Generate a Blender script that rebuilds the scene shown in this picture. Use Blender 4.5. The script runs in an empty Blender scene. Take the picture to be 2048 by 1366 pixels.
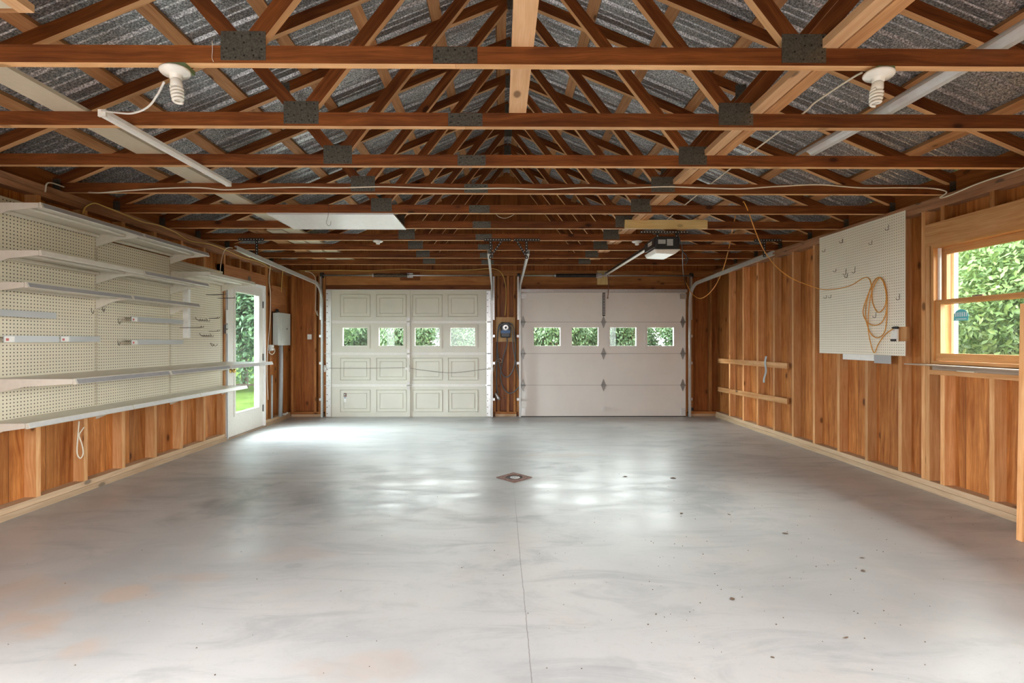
import bpy, math, random
from mathutils import Vector, Matrix
random.seed(7)
R = random.Random(11)
SC = bpy.context.scene
COL = SC.collection

# ------------------------------------------------------------------ camera
F_PX, CX, CY, EYE, YAW = 975.0, 1008.0, 683.5, 1.26, math.atan(7.9 / 975.0)
cam_d = bpy.data.cameras.new('camera')
cam = bpy.data.objects.new('camera', cam_d)
COL.objects.link(cam)
cam.location = (0, 0, EYE)
cam.rotation_euler = (math.pi / 2, 0, -YAW)
cam_d.sensor_width = 36
cam_d.lens = F_PX / 2048 * 36
cam_d.shift_x = (1024 - CX) / 2048
cam_d.shift_y = 0.0
cam_d.clip_start = 0.02
cam_d.clip_end = 300
SC.camera = cam

# ------------------------------------------------------------------ world and exposure
SKY = 5.0
w = bpy.data.worlds.new('overcast_sky')
SC.world = w
w.use_nodes = True
wn = w.node_tree.nodes
bg = wn['Background']
bg.inputs[0].default_value = (0.965, 0.98, 1.0, 1)
_nt = w.node_tree
_tc = wn.new('ShaderNodeTexCoord')


def lobe(direction, power, gain):
    """brighter part of the overcast sky around one direction"""
    d = wn.new('ShaderNodeVectorMath'); d.operation = 'DOT_PRODUCT'
    _nt.links.new(_tc.outputs['Generated'], d.inputs[0]); d.inputs[1].default_value = Vector(direction).normalized()
    m0 = wn.new('ShaderNodeMath'); m0.operation = 'MAXIMUM'; _nt.links.new(d.outputs['Value'], m0.inputs[0]); m0.inputs[1].default_value = 0
    m1 = wn.new('ShaderNodeMath'); m1.operation = 'POWER'; _nt.links.new(m0.outputs[0], m1.inputs[0]); m1.inputs[1].default_value = power
    m2 = wn.new('ShaderNodeMath'); m2.operation = 'MULTIPLY'; _nt.links.new(m1.outputs[0], m2.inputs[0]); m2.inputs[1].default_value = gain
    return m2.outputs[0]


_a = wn.new('ShaderNodeMath'); _a.operation = 'ADD'
_nt.links.new(lobe((-.88, .10, .46), 6, 36.0), _a.inputs[0])
_nt.links.new(lobe((.88, .15, .46), 6, 28.0), _a.inputs[1])
_c = wn.new('ShaderNodeMath'); _c.operation = 'ADD'
_nt.links.new(_a.outputs[0], _c.inputs[0]); _nt.links.new(lobe((0, 1, .40), 8, 8.0), _c.inputs[1])
_b = wn.new('ShaderNodeMath'); _b.operation = 'ADD'
_nt.links.new(_c.outputs[0], _b.inputs[0]); _b.inputs[1].default_value = SKY
_nt.links.new(_b.outputs[0], bg.inputs[1])
SC.view_settings.view_transform = 'Standard'
SC.view_settings.look = 'None'
SC.view_settings.gamma = 1
SC.view_settings.use_curve_mapping = False
SC.view_settings.exposure = 1.48
SC.cycles.max_bounces = 14
SC.cycles.diffuse_bounces = 8
SC.cycles.glossy_bounces = 4
SC.cycles.transparent_max_bounces = 16
SC.cycles.use_denoising = True
SC.cycles.sample_clamp_indirect = 12
SC.cycles.caustics_reflective = False
SC.cycles.caustics_refractive = False


def portal(loc, rot, sx, sy):
    l = bpy.data.lights.new('daylight_portal', 'AREA')
    l.shape = 'RECTANGLE'
    l.size, l.size_y = sx, sy
    l.cycles.is_portal = True
    o = bpy.data.objects.new('daylight_portal', l)
    COL.objects.link(o)
    o.location = loc
    o.rotation_euler = rot
    return o


H = math.pi / 2
REAR_Y = -1.0
REAR_OPEN = [(-2.3, 0.0, 0.0, 2.0)]                                   # assumed opening behind the camera, unseen, added to let daylight in
LEFT_OPEN = (-0.30, 1.30, 0.95, 2.05)                                   # assumed opening beside the camera, unseen, placed for its daylight (y0, y1, z0, z1)
RIGHT_OPEN = (-0.45, 1.15, 0.95, 2.05)  # assumed opening in the right wall, unseen, added for more daylight
for a, b, c, d in REAR_OPEN:
    portal(((a + b) / 2, REAR_Y - 0.12, (c + d) / 2), (H, 0, 0), b - a, d - c)
portal((-3.7, sum(LEFT_OPEN[:2]) / 2, sum(LEFT_OPEN[2:]) / 2), (0, -H, 0), LEFT_OPEN[3] - LEFT_OPEN[2], LEFT_OPEN[1] - LEFT_OPEN[0])
portal((3.84, sum(RIGHT_OPEN[:2]) / 2, sum(RIGHT_OPEN[2:]) / 2), (0, H, 0), RIGHT_OPEN[3] - RIGHT_OPEN[2], RIGHT_OPEN[1] - RIGHT_OPEN[0])
portal((3.80, 3.44, 1.57), (0, H, 0), 0.9, 1.1)
portal((-3.66, 6.72, 1.12), (0, -H, 0), 1.65, 0.62)
portal((-1.52, 8.42, 1.33), (-H, 0, 0), 2.3, 0.36)
portal((1.74, 8.42, 1.33), (-H, 0, 0), 2.45, 0.38)


# ------------------------------------------------------------------ measuring helpers (a pixel of the photo -> a point on a real plane)
def ray(u, v):
    f = Vector((math.sin(YAW), math.cos(YAW), 0))
    r = Vector((math.cos(YAW), -math.sin(YAW), 0))
    return f + r * ((u - CX) / F_PX) + Vector((0, 0, (CY - v) / F_PX))


def onX(u, v, X):
    d = ray(u, v); return Vector((0, 0, EYE)) + d * (X / d.x)


def onY(u, v, Y):
    d = ray(u, v); return Vector((0, 0, EYE)) + d * (Y / d.y)


def onZ(u, v, Z):
    d = ray(u, v); return Vector((0, 0, EYE)) + d * ((Z - EYE) / d.z)


# ------------------------------------------------------------------ mesh builder
class MB:
    def __init__(s):
        s.v, s.f, s.uv, s.mi = [], [], [], []

    def face(s, pts, uvs=None, m=0):
        i = len(s.v)
        s.v += [tuple(p) for p in pts]
        s.f.append(tuple(range(i, i + len(pts))))
        s.uv.append(uvs or [(0, 0)] * len(pts))
        s.mi.append(m)

    def frame_box(s, o, ax, ay, az, m=0, uvo=None):
        """box from corner o with edge vectors ax (length direction), ay, az; u runs along ax"""
        o, ax, ay, az = map(Vector, (o, ax, ay, az))
        if ax.cross(ay).dot(az) < 0:
            ay, az = az, ay
        L, Wd, Hh = ax.length, ay.length, az.length
        u0, v0 = uvo if uvo else (R.uniform(0, 40), R.uniform(0, 40))
        P = lambda a, b, c: o + ax * a + ay * b + az * c
        c = [P(0, 0, 0), P(1, 0, 0), P(1, 1, 0), P(0, 1, 0), P(0, 0, 1), P(1, 0, 1), P(1, 1, 1), P(0, 1, 1)]
        i = len(s.v)
        s.v += [tuple(p) for p in c]
        fs = [((0, 3, 2, 1), [(0, 0), (0, Wd), (L, Wd), (L, 0)]),
              ((4, 5, 6, 7), [(0, 0), (L, 0), (L, Wd), (0, Wd)]),
              ((0, 1, 5, 4), [(0, .3), (L, .3), (L, .3 + Hh), (0, .3 + Hh)]),
              ((3, 7, 6, 2), [(0, .5), (0, .5 + Hh), (L, .5 + Hh), (L, .5)]),
              ((0, 4, 7, 3), [(0, .7), (0, .7 + Hh), (Wd * .2, .7 + Hh), (Wd * .2, .7)]),
              ((1, 2, 6, 5), [(0, .9), (Wd * .2, .9), (Wd * .2, .9 + Hh), (0, .9 + Hh)])]
        for f, uv in fs:
            s.f.append(tuple(i + k for k in f))
            s.uv.append([(a + u0, b + v0) for a, b in uv])
            s.mi.append(m)
        return s

    def box(s, x0, x1, y0, y1, z0, z1, m=0, uvo=None):
        if x1 < x0: x0, x1 = x1, x0
        if y1 < y0: y0, y1 = y1, y0
        if z1 < z0: z0, z1 = z1, z0
        d = [(x1 - x0, Vector((x1 - x0, 0, 0))), (y1 - y0, Vector((0, y1 - y0, 0))), (z1 - z0, Vector((0, 0, z1 - z0)))]
        d.sort(key=lambda t: -t[0])
        return s.frame_box((x0, y0, z0), d[0][1], d[1][1], d[2][1], m, uvo)

    def beam(s, p0, p1, wv, hv, m=0, edge=None):
        """board from p0 to p1 (centre line), full width vector wv and height vector hv"""
        p0, p1, wv, hv = map(Vector, (p0, p1, wv, hv))
        s.frame_box(p0 - wv / 2 - hv / 2, p1 - p0, wv, hv, m)
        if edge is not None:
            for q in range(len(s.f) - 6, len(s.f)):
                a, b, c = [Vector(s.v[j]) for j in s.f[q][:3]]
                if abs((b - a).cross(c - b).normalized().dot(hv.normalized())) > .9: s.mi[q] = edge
        return s

    def sweep(s, pts, poly, side, closed=True, m=0):
        """sweep a 2-D polygon (side axis, normal axis) along pts"""
        pts = [Vector(p) for p in pts]
        side = Vector(side).normalized()
        rings = []
        for i, p in enumerate(pts):
            t = (pts[min(i + 1, len(pts) - 1)] - pts[max(i - 1, 0)]).normalized()
            n = side.cross(t).normalized()
            rings.append([p + side * a + n * b for a, b in poly])
        k = len(poly)
        base = len(s.v)
        for r in rings:
            s.v += [tuple(q) for q in r]
        d = 0
        for i in range(len(rings) - 1):
            L = (pts[i + 1] - pts[i]).length
            for j in range(k):
                a, b = base + i * k + j, base + i * k + (j + 1) % k
                s.f.append((a, b, b + k, a + k))
                s.uv.append([(d, j * .03), (d, j * .03 + .03), (d + L, j * .03 + .03), (d + L, j * .03)])
                s.mi.append(m)
            d += L
        s.f.append(tuple(base + j for j in reversed(range(k)))); s.uv.append([(0, 0)] * k); s.mi.append(m)
        e = base + (len(rings) - 1) * k
        s.f.append(tuple(e + j for j in range(k))); s.uv.append([(0, 0)] * k); s.mi.append(m)
        return s

    def tube(s, pts, r, seg=8, m=0, taper=None):
        pts = [Vector(p) for p in pts]
        base = len(s.v)
        t0 = (pts[1] - pts[0]).normalized()
        n = t0.orthogonal().normalized()
        d = 0
        for i, p in enumerate(pts):
            t = (pts[min(i + 1, len(pts) - 1)] - pts[max(i - 1, 0)])
            if t.length < 1e-9: t = t0
            t.normalize()
            n = (n - t * n.dot(t))
            if n.length < 1e-6: n = t.orthogonal()
            n.normalize()
            b = t.cross(n)
            rr = r if taper is None else r * taper[i]
            for j in range(seg):
                a = 2 * math.pi * j / seg
                s.v.append(tuple(p + n * (math.cos(a) * rr) + b * (math.sin(a) * rr)))
        for i in range(len(pts) - 1):
            L = (pts[i + 1] - pts[i]).length
            for j in range(seg):
                a, b2 = base + i * seg + j, base + i * seg + (j + 1) % seg
                s.f.append((a, b2, b2 + seg, a + seg))
                s.uv.append([(d, j * .01), (d, j * .01 + .01), (d + L, j * .01 + .01), (d + L, j * .01)])
                s.mi.append(m)
            d += L
        s.f.append(tuple(base + j for j in reversed(range(seg)))); s.uv.append([(0, 0)] * seg); s.mi.append(m)
        e = base + (len(pts) - 1) * seg
        s.f.append(tuple(e + j for j in range(seg))); s.uv.append([(0, 0)] * seg); s.mi.append(m)
        return s

    def lathe(s, origin, axis, prof, seg=24, m=0):
        """prof: list of (radius, height along axis)"""
        axis = Vector(axis).normalized()
        n = axis.orthogonal().normalized(); b = axis.cross(n)
        origin = Vector(origin)
        base = len(s.v)
        for r, h in prof:
            for j in range(seg):
                a = 2 * math.pi * j / seg
                s.v.append(tuple(origin + axis * h + n * (math.cos(a) * r) + b * (math.sin(a) * r)))
        for i in range(len(prof) - 1):
            for j in range(seg):
                a, c = base + i * seg + j, base + i * seg + (j + 1) % seg
                s.f.append((a, c, c + seg, a + seg)); s.uv.append([(0, 0), (0, .1), (.1, .1), (.1, 0)]); s.mi.append(m)
        s.f.append(tuple(base + j for j in reversed(range(seg)))); s.uv.append([(0, 0)] * seg); s.mi.append(m)
        e = base + (len(prof) - 1) * seg
        s.f.append(tuple(e + j for j in range(seg))); s.uv.append([(0, 0)] * seg); s.mi.append(m)
        return s

    def prism(s, poly, vec, m=0):
        """extrude 3-D polygon by vec"""
        poly = [Vector(p) for p in poly]; vec = Vector(vec)
        k = len(poly); i = len(s.v)
        s.v += [tuple(p) for p in poly] + [tuple(p + vec) for p in poly]
        uv = [(p.x + p.y, p.z) for p in poly]
        s.f.append(tuple(i + j for j in range(k))); s.uv.append(uv); s.mi.append(m)
        s.f.append(tuple(i + k + j for j in reversed(range(k)))); s.uv.append(uv[::-1]); s.mi.append(m)
        for j in range(k):
            a, b = i + j, i + (j + 1) % k
            s.f.append((b, a, a + k, b + k)); s.uv.append([(0, 0), (.1, 0), (.1, .1), (0, .1)]); s.mi.append(m)
        return s

    def plate(s, axis, t0, t1, a0, a1, b0, b1, holes=(), m=0, long='b'):
        """flat plate with rectangular holes. axis 'X': thickness in x, a = y, b = z; axis 'Y': a = x, b = z. uv = world metres, u along b"""
        As = sorted({a0, a1, *[h[0] for h in holes], *[h[1] for h in holes]})
        Bs = sorted({b0, b1, *[h[2] for h in holes], *[h[3] for h in holes]})
        As = [a for a in As if a0 <= a <= a1]; Bs = [b for b in Bs if b0 <= b <= b1]
        for i in range(len(As) - 1):
            run = None
            for j in range(len(Bs) - 1):
                ca, cb = (As[i] + As[i + 1]) / 2, (Bs[j] + Bs[j + 1]) / 2
                hole = any(h[0] < ca < h[1] and h[2] < cb < h[3] for h in holes)
                if not hole:
                    run = [Bs[j], Bs[j + 1]] if run is None else [run[0], Bs[j + 1]]
                if (hole or j == len(Bs) - 2) and run:
                    A, B = (As[i], As[i + 1]), run
                    la, lb = Vector((0, A[1] - A[0], 0)), Vector((0, 0, B[1] - B[0]))
                    th = Vector((t1 - t0, 0, 0)); o = Vector((t0, A[0], B[0]))
                    if axis == 'Y':
                        la = Vector((A[1] - A[0], 0, 0)); th = Vector((0, t1 - t0, 0)); o = Vector((A[0], t0, B[0]))
                    s.wbox(o, la, lb, th, axis, m, long)
                    run = None
        return s

    def wbox(s, o, la, lb, th, axis, m, long):
        c = [o + la * a + lb * b + th * t for t in (0, 1) for b in (0, 1) for a in (0, 1)]
        idx = [(0, 1, 3, 2), (4, 6, 7, 5), (0, 2, 6, 4), (1, 5, 7, 3), (0, 4, 5, 1), (2, 3, 7, 6)]
        i = len(s.v); s.v += [tuple(p) for p in c]
        for f in idx:
            s.f.append(tuple(i + k for k in f))
            def U(p):
                a = p.y + p.x if axis == 'X' else p.x + p.y
                return (p.z, a) if long == 'b' else (a, p.z)
            s.uv.append([U(c[k]) for k in f]); s.mi.append(m)

    def build(s, name, mats, parent=None, smooth=False, bevel=0, fix=False):
        me = bpy.data.meshes.new(name)
        me.from_pydata(s.v, [], s.f)
        uvl = me.uv_layers.new(name='UVMap')
        flat = []
        for uv in s.uv:
            for a in uv: flat += [a[0], a[1]]
        uvl.data.foreach_set('uv', flat)
        if not isinstance(mats, (list, tuple)): mats = [mats]
        for mt in mats: me.materials.append(mt)
        if len(mats) > 1: me.polygons.foreach_set('material_index', s.mi)
        if smooth: me.polygons.foreach_set('use_smooth', [True] * len(s.f))
        me.update()
        if fix:
            import bmesh
            bm = bmesh.new(); bm.from_mesh(me)
            bmesh.ops.recalc_face_normals(bm, faces=bm.faces)
            bm.to_mesh(me); bm.free()
        o = bpy.data.objects.new(name, me)
        COL.objects.link(o)
        if parent is not None: o.parent = parent
        if bevel:
            b = o.modifiers.new('bevel', 'BEVEL'); b.width = bevel; b.segments = 2; b.limit_method = 'ANGLE'
        return o


def tag(o, label=None, cat=None, group=None, kind=None):
    if label: o['label'] = label
    if cat: o['category'] = cat
    if group: o['group'] = group
    if kind: o['kind'] = kind
    return o


def empty(name, loc=(0, 0, 0), label=None, cat=None, group=None, kind=None):
    """an Empty at the thing's base; its parts keep world coordinates in their meshes"""
    o = bpy.data.objects.new(name, None)
    COL.objects.link(o)
    o.location = loc
    o.empty_display_size = .1
    return tag(o, label, cat, group, kind)


def put(mb, name, mats, parent, **kw):
    """child mesh written in world coordinates under an Empty that has a location"""
    o = mb.build(name, mats, parent, **kw)
    root = parent; off = Vector((0, 0, 0))
    while root is not None:
        off += root.location; root = root.parent
    if off.length > 0:
        o.data.transform(Matrix.Translation(-off))
    return o


def smooth_pts(pts, n=8):
    """Catmull-Rom through pts"""
    pts = [Vector(p) for p in pts]
    P = [pts[0] * 2 - pts[1]] + pts + [pts[-1] * 2 - pts[-2]]
    out = []
    for i in range(1, len(P) - 2):
        a, b, c, d = P[i - 1], P[i], P[i + 1], P[i + 2]
        for k in range(n):
            t = k / n
            out.append(0.5 * ((2 * b) + (c - a) * t + (2 * a - 5 * b + 4 * c - d) * t * t + (-a + 3 * b - 3 * c + d) * t ** 3))
    out.append(pts[-1])
    return out


def copy_tree(o, parent=None):
    c = o.copy(); COL.objects.link(c)
    if parent is not None: c.parent = parent
    for ch in list(o.children): copy_tree(ch, c)
    return c


# ------------------------------------------------------------------ materials
def newmat(name):
    m = bpy.data.materials.new(name); m.use_nodes = True
    nt = m.node_tree
    return m, nt, nt.nodes['Principled BSDF']


def N(nt, t, **kw):
    n = nt.nodes.new(t)
    for k, v in kw.items():
        if k in ('operation', 'blend_type', 'data_type', 'feature', 'noise_dimensions', 'interpolation_type'): setattr(n, k, v)
    return n


def val(nt, node, idx, v):
    if hasattr(v, 'is_linked') or isinstance(v, bpy.types.NodeSocket): nt.links.new(v, node.inputs[idx])
    else: node.inputs[idx].default_value = v


def math_n(nt, op, a, b=0.0, c=None):
    n = N(nt, 'ShaderNodeMath', operation=op); val(nt, n, 0, a); val(nt, n, 1, b)
    if c is not None: val(nt, n, 2, c)
    return n.outputs[0]


def mix_c(nt, fac, a, b, mode='MIX'):
    n = N(nt, 'ShaderNodeMix', data_type='RGBA'); n.blend_type = mode; n.clamp_factor = True
    val(nt, n, 0, fac); val(nt, n, 6, a if not isinstance(a, tuple) else (*a, 1)); val(nt, n, 7, b if not isinstance(b, tuple) else (*b, 1))
    return n.outputs[2]


def noise(nt, vec, scale, detail=3, rough=.5, dist=0.0):
    n = N(nt, 'ShaderNodeTexNoise'); nt.links.new(vec, n.inputs['Vector'])
    n.inputs['Scale'].default_value = scale; n.inputs['Detail'].default_value = detail
    n.inputs['Roughness'].default_value = rough; n.inputs['Distortion'].default_value = dist
    return n.outputs[0]


def scaled(nt, vec, s, off=None):
    n = N(nt, 'ShaderNodeMapping'); nt.links.new(vec, n.inputs[0]); n.inputs['Scale'].default_value = s
    if off is not None: nt.links.new(off, n.inputs['Location'])
    return n.outputs[0]


def ramp(nt, fac, stops):
    n = N(nt, 'ShaderNodeValToRGB'); nt.links.new(fac, n.inputs[0])
    el = n.color_ramp.elements
    while len(el) < len(stops): el.new(0.5)
    for e, (p, c) in zip(el, stops):
        e.position = p; e.color = (*c, 1) if len(c) == 3 else c
    return n.outputs[0]


def step(nt, v, lo, hi):
    n = N(nt, 'ShaderNodeMapRange', interpolation_type='SMOOTHSTEP'); val(nt, n, 0, v)
    n.inputs[1].default_value, n.inputs[2].default_value = lo, hi
    return n.outputs[0]


def wood(name, light, dark, rough=.6, planks=0, tone=.25, knots=1.0, gray=0.0):
    m, nt, bs = newmat(name)
    tc = N(nt, 'ShaderNodeTexCoord'); oi = N(nt, 'ShaderNodeObjectInfo')
    uv = tc.outputs['UV']
    off = N(nt, 'ShaderNodeCombineXYZ')
    nt.links.new(math_n(nt, 'MULTIPLY', oi.outputs['Random'], 37.0), off.inputs[0])
    nt.links.new(math_n(nt, 'MULTIPLY', oi.outputs['Random'], 13.0), off.inputs[1])
    add = N(nt, 'ShaderNodeVectorMath', operation='ADD'); nt.links.new(uv, add.inputs[0])
    if not planks: nt.links.new(off.outputs[0], add.inputs[1])
    base = add.outputs[0]
    rnd = oi.outputs['Random']
    if planks:
        sep = N(nt, 'ShaderNodeSeparateXYZ'); nt.links.new(uv, sep.inputs[0])
        row = math_n(nt, 'FLOOR', math_n(nt, 'DIVIDE', sep.outputs[1], planks))
        wn_ = N(nt, 'ShaderNodeTexWhiteNoise'); wn_.noise_dimensions = '1D'; nt.links.new(row, wn_.inputs['W'])
        rnd = wn_.outputs[0]
        o2 = N(nt, 'ShaderNodeCombineXYZ'); nt.links.new(math_n(nt, 'MULTIPLY', rnd, 31.0), o2.inputs[0])
        a2 = N(nt, 'ShaderNodeVectorMath', operation='ADD'); nt.links.new(uv, a2.inputs[0]); nt.links.new(o2.outputs[0], a2.inputs[1])
        base = a2.outputs[0]
    warp = noise(nt, scaled(nt, base, (1.2, 4, 1)), 1.0, 2)
    wv = N(nt, 'ShaderNodeCombineXYZ'); nt.links.new(math_n(nt, 'MULTIPLY', warp, .12), wv.inputs[1])
    b2 = N(nt, 'ShaderNodeVectorMath', operation='ADD'); nt.links.new(base, b2.inputs[0]); nt.links.new(wv.outputs[0], b2.inputs[1])
    g1 = noise(nt, scaled(nt, b2.outputs[0], (1.3, 34, 1)), 1.0, 4, .6)
    g2 = noise(nt, scaled(nt, b2.outputs[0], (7, 260, 1)), 1.0, 2, .6)
    blot = noise(nt, scaled(nt, base, (2.2, 5, 1)), 1.0, 3, .6)
    fac = math_n(nt, 'ADD', math_n(nt, 'MULTIPLY', g1, .75), math_n(nt, 'MULTIPLY', blot, .45))
    col = ramp(nt, fac, [(.42, dark), (.58, tuple((a + b) / 2 for a, b in zip(light, dark))), (.74, light)])
    col = mix_c(nt, math_n(nt, 'MULTIPLY', step(nt, g2, .62, .38), .42), col, dark)
    vo = N(nt, 'ShaderNodeTexVoronoi'); nt.links.new(scaled(nt, base, (2.6, 5.0, 1)), vo.inputs[0]); vo.inputs['Scale'].default_value = 1.0
    kn = step(nt, vo.outputs['Distance'], .125, .06)
    kcol = tuple(c * .28 for c in dark)
    ring = step(nt, vo.outputs['Distance'], .25, .09)
    col = mix_c(nt, math_n(nt, 'MULTIPLY', ring, .35 * knots), col, dark)
    col = mix_c(nt, math_n(nt, 'MULTIPLY', kn, .85 * knots), col, kcol)
    if gray: col = mix_c(nt, math_n(nt, 'MULTIPLY', blot, gray), col, (.42, .38, .33))
    v = math_n(nt, 'ADD', math_n(nt, 'MULTIPLY', rnd, tone * 2), 1 - tone)
    hs = N(nt, 'ShaderNodeHueSaturation'); nt.links.new(col, hs.inputs['Color']); nt.links.new(v, hs.inputs['Value'])
    col = hs.outputs[0]
    if planks:
        fr = math_n(nt, 'FRACT', math_n(nt, 'DIVIDE', sep.outputs[1], planks))
        edge = math_n(nt, 'ABSOLUTE', math_n(nt, 'SUBTRACT', fr, .5))
        col = mix_c(nt, math_n(nt, 'MULTIPLY', step(nt, edge, .488, .499), .8), col, (.03, .012, .005))
    nt.links.new(col, bs.inputs['Base Color'])
    bs.inputs['Roughness'].default_value = rough
    bs.inputs['Specular IOR Level'].default_value = .25
    bp = N(nt, 'ShaderNodeBump'); bp.inputs['Strength'].default_value = .25; bp.inputs['Distance'].default_value = .003
    nt.links.new(g1, bp.inputs['Height']); nt.links.new(bp.outputs[0], bs.inputs['Normal'])
    return m


def plain(name, col, rough=.5, metal=0.0, mottle=0.0, mscale=30.0, spec=.5):
    m, nt, bs = newmat(name)
    bs.inputs['Roughness'].default_value = rough
    bs.inputs['Metallic'].default_value = metal
    bs.inputs['Specular IOR Level'].default_value = spec
    tc = N(nt, 'ShaderNodeTexCoord')
    n = noise(nt, tc.outputs['Object'], mscale, 4, .6)
    k = mottle if mottle else .06
    c2 = tuple(max(0, c * (1 - k)) for c in col); c1 = tuple(min(1, c * (1 + k * .6)) for c in col)
    nt.links.new(ramp(nt, n, [(.3, c2), (.7, c1)]), bs.inputs['Base Color'])
    return m


def pegboard(name, col, pitch=.0254, r=.0038):
    m, nt, bs = newmat(name)
    tc = N(nt, 'ShaderNodeTexCoord'); sep = N(nt, 'ShaderNodeSeparateXYZ'); nt.links.new(tc.outputs['UV'], sep.inputs[0])
    def c(o):
        f = math_n(nt, 'FRACT', math_n(nt, 'DIVIDE', o, pitch))
        return math_n(nt, 'MULTIPLY', math_n(nt, 'SUBTRACT', f, .5), pitch)
    a, b = c(sep.outputs[0]), c(sep.outputs[1])
    d = math_n(nt, 'SQRT', math_n(nt, 'ADD', math_n(nt, 'MULTIPLY', a, a), math_n(nt, 'MULTIPLY', b, b)))
    hole = step(nt, d, r * 1.12, r * .88)
    n = noise(nt, tc.outputs['Object'], 3.0, 4, .6)
    base = ramp(nt, n, [(.3, tuple(x * .93 for x in col)), (.7, col)])
    nt.links.new(mix_c(nt, hole, base, (.035, .025, .015)), bs.inputs['Base Color'])
    bs.inputs['Roughness'].default_value = .45
    bp = N(nt, 'ShaderNodeBump'); bp.inputs['Strength'].default_value = .5; bp.inputs['Distance'].default_value = .002; bp.invert = True
    nt.links.new(hole, bp.inputs['Height']); nt.links.new(bp.outputs[0], bs.inputs['Normal'])
    return m


def concrete():
    m, nt, bs = newmat('concrete_floor')
    tc = N(nt, 'ShaderNodeTexCoord'); P = tc.outputs['Object']
    sep = N(nt, 'ShaderNodeSeparateXYZ'); nt.links.new(P, sep.inputs[0])
    big = noise(nt, P, .55, 4, .55); mid = noise(nt, P, 2.6, 6, .62, .5); fine = noise(nt, P, 26, 5, .7)
    streak = noise(nt, scaled(nt, P, (1.0, 3.2, 1)), 1.4, 6, .68, .8)
    col = ramp(nt, big, [(.34, (.350, .348, .340)), (.5, (.430, .424, .410)), (.66, (.495, .482, .458))])
    col = mix_c(nt, step(nt, streak, .46, .70), col, (.345, .343, .337))
    col = mix_c(nt, math_n(nt, 'MULTIPLY', step(nt, mid, .50, .72), .28), col, (.50, .445, .375))
    col = mix_c(nt, math_n(nt, 'MULTIPLY', step(nt, fine, .52, .78), .30), col, (.30, .29, .27))
    pit = noise(nt, P, 120, 3, .8)
    col = mix_c(nt, math_n(nt, 'MULTIPLY', step(nt, pit, .62, .72), .45), col, (.22, .21, .19))

    soft = noise(nt, P, 3.6, 4, .55, .3)

    def blob(x, y, rx, ry, lo=.55, hi=.2, wob=.9):
        mp = N(nt, 'ShaderNodeVectorMath', operation='SUBTRACT'); nt.links.new(P, mp.inputs[0]); mp.inputs[1].default_value = (x, y, 0)
        sc = scaled(nt, mp.outputs[0], (1 / rx, 1 / ry, 0))
        ln = N(nt, 'ShaderNodeVectorMath', operation='LENGTH'); nt.links.new(sc, ln.inputs[0])
        d = math_n(nt, 'ADD', ln.outputs[1 if len(ln.outputs) > 1 else 0], math_n(nt, 'MULTIPLY', math_n(nt, 'SUBTRACT', soft, .5), wob * 2.4))
        return step(nt, d, 1.2, .62)
    rust = (.43, .335, .265)
    for x, y, rx, ry, k in [(-2.40, 2.42, .26, .20, .40), (-2.16, 2.20, .20, .10, .55), (-1.86, 2.45, .14, .09, .6), (-1.62, 2.62, .2, .07, .4),
                            (-1.72, 2.02, .09, .10, .45), (-2.02, 2.12, .13, .07, .5), (-.56, 1.88, .22, .10, .35), (.62, 5.4, .45, .12, .35),
                            (-.25, 6.9, .3, .12, .3), (-1.3, 2.9, .35, .09, .22)]:
        col = mix_c(nt, math_n(nt, 'MULTIPLY', math_n(nt, 'MULTIPLY', blob(x, y, rx, ry), k * 1.3), math_n(nt, 'ADD', math_n(nt, 'MULTIPLY', step(nt, mid, .38, .55), .7), .3)), col, rust)
    for x, y, rx, ry, k in [(-2.15, 4.68, .16, .05, .55), (-1.75, 3.85, .60, .50, .75), (-1.0, 3.85, .55, .35, .65), (1.5, 3.95, .50, .42, .55), (-.45, 4.0, .4, .3, .35), (-2.6, 4.2, .5, .3, .35), (.68, 2.3, .1, .05, .4), (.86, 2.28, .08, .05, .35),
                            (.45, 1.9, .10, .04, .4), (2.8, 5.3, .22, .12, .35), (.05, 1.85, .45, .12, .25), (-1.15, 2.75, .05, .03, .6)]:
        col = mix_c(nt, math_n(nt, 'MULTIPLY', math_n(nt, 'MULTIPLY', blob(x, y, rx, ry), k), math_n(nt, 'ADD', math_n(nt, 'MULTIPLY', step(nt, mid, .40, .60), .6), .4)), col, (.235, .24, .24))
    damp = blob(-1.85, 3.85, .6, .5)
    # saw-cut joints
    wob = math_n(nt, 'MULTIPLY', math_n(nt, 'SUBTRACT', noise(nt, P, 5.0, 5, .7), .5), .03)
    jx = math_n(nt, 'ABSOLUTE', math_n(nt, 'ADD', math_n(nt, 'SUBTRACT', sep.outputs[0], .118), math_n(nt, 'MULTIPLY', wob, .6)))
    jy = math_n(nt, 'ABSOLUTE', math_n(nt, 'ADD', math_n(nt, 'SUBTRACT', sep.outputs[1], 4.508), math_n(nt, 'MULTIPLY', wob, .3)))
    nearm = step(nt, sep.outputs[1], 4.45, 3.0)
    l1 = math_n(nt, 'MULTIPLY', step(nt, jx, .0028, .0010), math_n(nt, 'ADD', math_n(nt, 'MULTIPLY', nearm, .6), .15))
    l2 = math_n(nt, 'MULTIPLY', step(nt, jy, .010, .003), .30)
    l3 = math_n(nt, 'MULTIPLY', step(nt, jy, .09, .0), math_n(nt, 'MULTIPLY', mid, .28))
    col = mix_c(nt, l3, col, (.34, .32, .29))
    col = mix_c(nt, l2, col, (.25, .235, .21))
    col = mix_c(nt, l1, col, (.16, .14, .12))
    nt.links.new(col, bs.inputs['Base Color'])
    r0 = ramp(nt, math_n(nt, 'ADD', math_n(nt, 'MULTIPLY', big, .5), math_n(nt, 'MULTIPLY', streak, .5)), [(.40, (.285,) * 3), (.60, (.50,) * 3)])
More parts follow.
